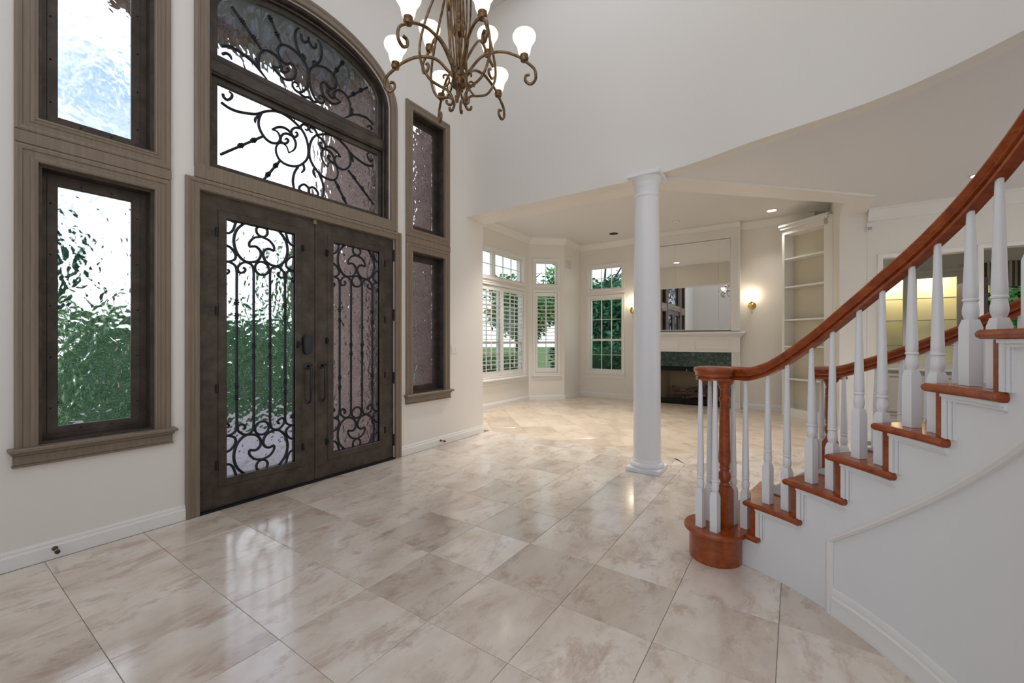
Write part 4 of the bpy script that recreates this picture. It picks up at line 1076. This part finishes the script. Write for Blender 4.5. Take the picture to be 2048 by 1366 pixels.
# ------------------------------------------------------------------ cabinet room beyond the hall
cb_ = empty('display_cabinet', (10.0,-1.35,0), -PI/2, label='built-in cabinet with lit glass shelves seen through the hall opening', cat='cabinet')
W_ = 1.02
MB().box(-.05,W_,.40,.43,0,2.5).box(-.05,-.02,0,.40,.0,2.5).box(W_-.03,W_,0,.40,0,2.5).box(-.05,W_,0,.40,2.47,2.52).build('carcass', 'cabinet_cream', cb_)
ff = MB().slab(rect(-.05,W_,.80,2.52), [rect(.0,.235,.93,2.41), rect(.415,.90,.93,2.41)], -.02, 0); ff.build('face_frame', 'cabinet_grey', cb_)
MB().bbox(-.07,W_+.02,-.04,.02,2.50,2.56,.005).build('cornice', 'cabinet_grey', cb_)
MB().box(-.05,W_,-.01,.40,.0,.80).build('base_cabinet', 'cabinet_grey', cb_)
MB().bbox(-.07,W_+.02,-.05,.40,.80,.835,.004).build('counter', 'cabinet_grey', cb_)
for a,b in ((.0,.48),(.50,.98)): MB().frame2d(cw(a+.06,b-.06,.12,.70), [(0,0),(0,-.012),(.05,-.012),(.05,0)], True, -.01).build('cabinet_door', 'cabinet_grey', cb_)
for z in (1.25,1.69,2.07): gsh = MB().box(-.02,W_-.03,.03,.39,z-.005,z+.005).build('glass_shelf', 'clear_glass', cb_); MB().box(-.02,W_-.03,.02,.03,z-.006,z+.006).build('edge', 'shelf_glass', gsh)
for x in (.12,.66):
    MB().lathe([(.03,0),(.03,-.008),(.001,-.008)], (x,.2,2.469), 14).build('puck_light', 'can_lit', cb_)
    l = bpy.data.lights.new('cabinet_lamp', 'POINT'); l.energy = 6; l.color = (1,.86,.55); l.shadow_soft_size = .03
    lo = bpy.data.objects.new('cabinet_lamp', l); COL.objects.link(lo); lo.parent = cb_; lo.location = (x,.2,2.43)
# casing of the openings
for y0_,y1_,zt in ((-1.72,-.95,2.405),(-2.70,-1.845,2.42)):
    e = MB().frame2d([(-y0_-.0,0),(-y0_,zt),(-y1_,zt),(-y1_,0)][::-1], [(0,0),(0,-.016),(.05,-.020),(.055,0)], False, 0)
    e.v = [(7.2+y,-x,z) for x,y,z in e.v]
    tag(e.build('trim_opening', 'white_trim'), 'white casing round the hall opening '+('in front of the lit cabinet' if y1_ > -1 else 'with the open dark door'), kind='structure')
dd = empty('wooden_door', (7.36,-1.905,0), math.radians(3), label='open dark wooden door seen edge-on beside the hall opening', cat='door')
MB().bbox(0,.80,-.02,.02,.02,2.10,.003).build('slab', 'dark_wood', dd)
for z in (.35,1.25,1.95): MB().lathe([(.008,-.045),(.008,.045)], (-.006,-.022,z), 8).build('hinge', 'brass', dd)
wc = win('window_13', 'far window with a striped valance in the cabinet room', (10.45,-2.43), -PI/2)
sash_window(wc, 0, .85, 1.0, 2.62, 2, 2, 1.8); casing_white(wc, 0, .85, 1.0, 2.62, .06, True)
vl = MB().sweep([(0,0,0)]+[(i*.02,-.05-.015*math.sin(i*1.3),0) for i in range(1,45)]+[(.90,0,0)], [(-.004,-.42),(.004,-.42),(.004,0),(-.004,0)])
tag(vl.build('window_valance', 'curtain_striped', loc=(10.44,-2.405,2.66), rot=-PI/2), 'striped fabric valance on the far window', 'valance')

# ------------------------------------------------------------------ chandelier
CFW, CRT = 2.60, -.331
chx, chy = CRT*SY+CFW*CY, -CRT*CY+CFW*SY
ch = empty('chandelier', (chx,chy,5.7), label='bronze scroll chandelier with frosted bell glass shades', cat='chandelier')
def chp(r, a, z): return (chx+r*math.cos(a), chy+r*math.sin(a), z)
def chang(deg): return math.radians(deg)+YAW-PI/2   # 0 = to the camera's right, 90 = away
MB().lathe([(.07,5.7-.001),(.07,5.66),(.05,5.63),(.012,5.60)], (chx,chy,0), 24).build('canopy', 'aged_brass', ch, world=True, smooth=40)
MB().lathe([(.008,3.95),(.008,5.61)], (chx,chy,0), 8).build('stem', 'aged_brass', ch, world=True)
MB().lathe([(.004,2.845),(.010,2.86),(.008,2.885),(.016,2.895),(.040,2.91),(.048,2.935),(.044,2.955),(.036,2.965),(.042,2.975),(.042,2.99),(.030,3.0),(.014,3.02),(.011,3.22),(.034,3.235),(.040,3.26),(.036,3.29),(.016,3.31),(.012,3.6),(.03,3.62),(.03,3.66),(.012,3.70),(.011,3.96)], (chx,chy,0), 20).build('spindle', 'aged_brass', ch, world=True, smooth=40)
SHP = [(.018,0),(.030,.004),(.037,.02),(.041,.042),(.047,.065),(.060,.085),(.070,.103),(.072,.118),(.066,.132),(.062,.128),(.066,.116),(.062,.102),(.052,.086),(.040,.064),(.034,.042),(.028,.02)]
def arm(deg, R, zc, up):
    a = chang(deg)
    if up:
        prof = [(.02,3.02),(.07,3.12),(.14,zc-.05+.02),(R*.70,zc+.055),(R*.92,zc+.02),(R,zc-.01),(R+.055,zc-.055),(R+.060,zc-.11),(R+.03,zc-.135),(R+.002,zc-.115),(R+.004,zc-.085),(R+.024,zc-.078)]
    else:
        prof = [(.03,2.965),(.075,3.02),(.15,3.095),(.26,3.115),(.36,3.085),(R,zc-.012),(R+.05,zc-.06),(R+.058,zc-.12),(R+.028,zc-.15),(R-.004,zc-.13),(R-.002,zc-.098),(R+.022,zc-.092)]
    P = spline([chp(r,a,z) for r,z in prof], 5)
    ar = MB().tube(P, .0085, 7, flat=1.15).build('arm', 'aged_brass', ch, world=True, smooth=60)
    c = chp(R-.012,a,zc-.002)
    MB().lathe([(.006,-.012),(.022,-.004),(.027,.012),(.024,.026),(.026,.032),(.018,.036)], c, 14).build('candle_cup', 'aged_brass', ar, world=True, smooth=40)
    MB().lathe(SHP, (c[0],c[1],c[2]+.03), 24, cap=False).build('glass_shade', 'lamp_shade', ar, world=True, smooth=60)
for k in range(6): arm(-5+60*k, .42, 3.055, False)
for d_ in (55,140,268): arm(d_, .30, 3.27, True)
for k in range(6):
    a = chang(25+60*k)
    prof = [(.02,3.93),(.06,3.75),(.13,3.5),(.205,3.28),(.245,3.10),(.238,3.0),(.19,2.915),(.125,2.885),(.085,2.875),(.055,2.85),(.040,2.815),(.055,2.785),(.078,2.79),(.080,2.808)]
    MB().tube(spline([chp(r,a,z) for r,z in prof], 5), .0075, 7, flat=1.15).build('loop', 'aged_brass', ch, world=True, smooth=60)
    prof = [(.10,2.884),(.075,2.905),(.062,2.94),(.078,2.965),(.10,2.955),(.098,2.938)]
    MB().tube(spline([chp(r,a,z) for r,z in prof], 4), .006, 6).build('curl', 'aged_brass', ch, world=True, smooth=60)
    a = chang(-5+60*k)
    prof = [(.028,3.93),(.05,3.7),(.075,3.45),(.060,3.2),(.035,3.02)]
    MB().tube(spline([chp(r,a,z) for r,z in prof], 5), .006, 6).build('rod', 'aged_brass', ch, world=True, smooth=60)

# ------------------------------------------------------------------ outdoors
tag(MB().box(-60,90,YW+.2,110,-.30,-.16).build('ground_lawn', 'lawn'), 'green lawn outside the entry', kind='structure')
tag(MB().box(10.62,90,-60,YW+.2,-.30,-.16).build('ground_lawn.001', 'lawn'), 'green lawn beyond the fireplace wall', kind='structure')
tag(MB().box(-1.2,7.6,YW+.2,8.3,-.16,-.10).build('ground_paving', 'paving'), 'pale pinkish paved walk outside the doors', kind='structure')
bw = tag(MB().box(4.60,4.74,YW+.2,5.11,-.1,4.6).build('wall_brick', 'mortar'), 'brick side wall of the living room outside the narrow windows', kind='structure')
b_me = MB().bbox(-.012,.0,-.1145,.1145,-.0375,.0375,.003)
bme = bpy.data.meshes.new('brick'); bme.from_pydata(b_me.v, [], b_me.f); bme.materials.append(MATS['brick'])
hme = MB().bbox(-.012,.0,-.0545,.0545,-.0375,.0375,.003); bmh = bpy.data.meshes.new('brick_half'); bmh.from_pydata(hme.v, [], hme.f); bmh.materials.append(MATS['brick'])
for r_ in range(56):
    z = .06+r_*.083
    for c_ in range(5):
        y = 3.945+.1175+c_*.2345 - (0 if r_ % 2 else .11725)
        if y-.1145 < 3.94: link('brick', bmh, bw, (4.60,3.945+.0545,z)); continue
        if y+.1145 > 5.115: continue
        link('brick', bme, bw, (4.60,y,z))
pt = empty('portico', (3.35,4.6,-.1), label='brick entry porch with pale soffit outside the doors', cat='porch')
MB().box(3.24,3.50,4.30,5.35,-.1,4.72).build('brick_pier', 'brick_mass', pt, world=True)
MB().box(1.38,1.62,5.05,5.35,-.1,4.72).build('brick_pier', 'brick_mass', pt, world=True)
mb = MB().slab([(1.1,4.5),(1.38,4.5),(1.62,4.5)]+[(1.62+1.62*(.5-.5*math.cos(PI*k/16)),4.5+.18*math.sin(PI*k/16)) for k in range(1,16)]+[(3.24,4.5),(3.6,4.5),(3.6,5.4),(1.1,5.4)], [], 5.05, 5.35)
mb.build('front_arch', 'brick_mass', pt, world=True)
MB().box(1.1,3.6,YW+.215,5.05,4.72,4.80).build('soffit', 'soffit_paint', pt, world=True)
MB().box(.9,3.8,YW+.215,5.5,5.4,5.5).build('roof_slab', 'roof_tile', pt, world=True)
def leaves(mb, n, c, rad, size, shell=.5, box=False):
    for _ in range(n):
        if box:
            p = Vector((random.uniform(-1,1),random.uniform(-1,1),random.uniform(-1,1)))
            ax = random.choice((0,1,2)); 
            if random.random() < .7: p[ax] = random.choice((-1,1))*random.uniform(.85,1.03)
        else:
            p = Vector((random.gauss(0,1),random.gauss(0,1),random.gauss(0,1))).normalized()*(shell+(1-shell)*random.random())*random.uniform(.85,1.05)
        q = Vector((c[0]+p.x*rad[0],c[1]+p.y*rad[1],c[2]+p.z*rad[2]))
        u = Vector((random.gauss(0,1),random.gauss(0,1),random.gauss(0,.6))).normalized(); v = u.orthogonal().normalized()
        v = (Matrix.Rotation(random.uniform(0,6.28),3,u) @ v)
        s_ = size*random.uniform(.6,1.3)
        mb.add([q-u*s_, q+v*s_*.45, q+u*s_, q-v*s_*.45], [(0,1,2,3)])
def hedge(name, label, x0, x1, y0, y1, z1, n, m_):
    e = empty(name, ((x0+x1)/2,(y0+y1)/2,-.16), label=label, cat='hedge')
    MB().box(x0+.1,x1-.1,y0+.1,y1-.1,-.15,z1-.1).build('core', 'hedge_core', e, world=True)
    mb = MB(); leaves(mb, n, ((x0+x1)/2,(y0+y1)/2,(z1-.16)/2), ((x1-x0)/2,(y1-y0)/2,(z1+.16)/2), .06, box=True)
    mb.build('foliage', m_, e, world=True, kind='stuff')
hedge('clipped_hedge', 'clipped green hedge across the walk outside the doors', 1.2, 5.2, 8.4, 9.5, 1.75, 9000, 'leaf_hedge')
hedge('clipped_hedge', 'clipped green hedge outside the sky-facing windows', -1.5, .9, 8.6, 9.4, 1.45, 6000, 'leaf_hedge')
tree_var = {}
def tree(label, x, y, h, r, z_c, m_, n=5500, size=.10, name='garden_tree'):
    e = empty(name, (x,y,-.16), random.uniform(0,6), label=label, cat='tree')
    MB().tube([(0,0,0),(.05,.02,h*.3),(-.03,.05,h*.6),(.02,0,h*.85)], .1, 8, r_fn=lambda t: .10*(1-.75*t)).build('trunk', 'bark', e, smooth=60)
    for k in range(4):
        a = k*1.6; MB().tube([(0,0,h*(.35+.1*k)),(math.cos(a)*r*.4,math.sin(a)*r*.4,h*(.5+.1*k)),(math.cos(a)*r*.75,math.sin(a)*r*.75,h*(.58+.1*k))], .03, 6, r_fn=lambda t: .035*(1-.7*t)).build('branch', 'bark', e, smooth=60)
    key = (round(r,1),m_,size)
    mb = MB()
    for k in range(9):
        a = k*2.4; rr = r*.55*math.sqrt(k/9)
        leaves(mb, n//9, (math.cos(a)*rr,math.sin(a)*rr,z_c+random.uniform(-.6,.6)*r), (r*.55,r*.55,r*.5), size, .25)
    mb.build('crown', m_, e, kind='stuff')
tree('dark leafy tree behind the lower hedge-side window', 1.05, 11.0, 3.6, .9, 2.6, 'leaf_dark')
tree('broad green tree outside the unshuttered living room window', 12.4, 4.9, 4.6, 1.65, 2.0, 'leaf_dark', 15000, .09)
tree('tall green tree outside the living room fireplace corner', 14.6, 7.4, 5.0, 1.6, 2.8, 'leaf_mid', 9000, .10)
tree('leafy green tree behind the angled bay', 11.6, 7.6, 4.4, 1.3, 2.3, 'leaf_mid', 8000, .09)
tree('dense dark tree beyond the wide shuttered windows', 8.7, 9.4, 4.6, 1.5, 2.4, 'leaf_dark', 9000, .10)
tree('pale green tree beyond the wide shuttered windows', 8.0, 13.0, 5.2, 1.8, 3.0, 'leaf_mid', 9000, .11)
tree('green tree outside the far cabinet room window', 13.0, -3.6, 4.2, 1.5, 2.0, 'leaf_mid', 6000, .10)
hedge('clipped_hedge', 'low green shrubs outside the unshuttered window', 9.75, 10.6, 2.6, 5.4, 1.15, 6000, 'leaf_dark')
hedge('clipped_hedge', 'low shrubs under the wide shuttered windows', 6.2, 9.4, 6.1, 6.8, 1.0, 5000, 'leaf_hedge')

# look-alikes share a group phrase
GROUPS = {'recessed_light': 'recessed ceiling lights', 'outlet': 'white wall outlets', 'plantation_shutter': 'living room shutters', 'wall_sconce': 'brass wall sconces',
          'clipped_hedge': 'garden hedges', 'garden_tree': 'garden trees', 'door_stop': 'bronze door stops', 'stair_railing': 'stair railings'}
for o in S.objects:
    k = o.name.split('.')[0]
    if o.parent is None and k in GROUPS: o['group'] = GROUPS[k]
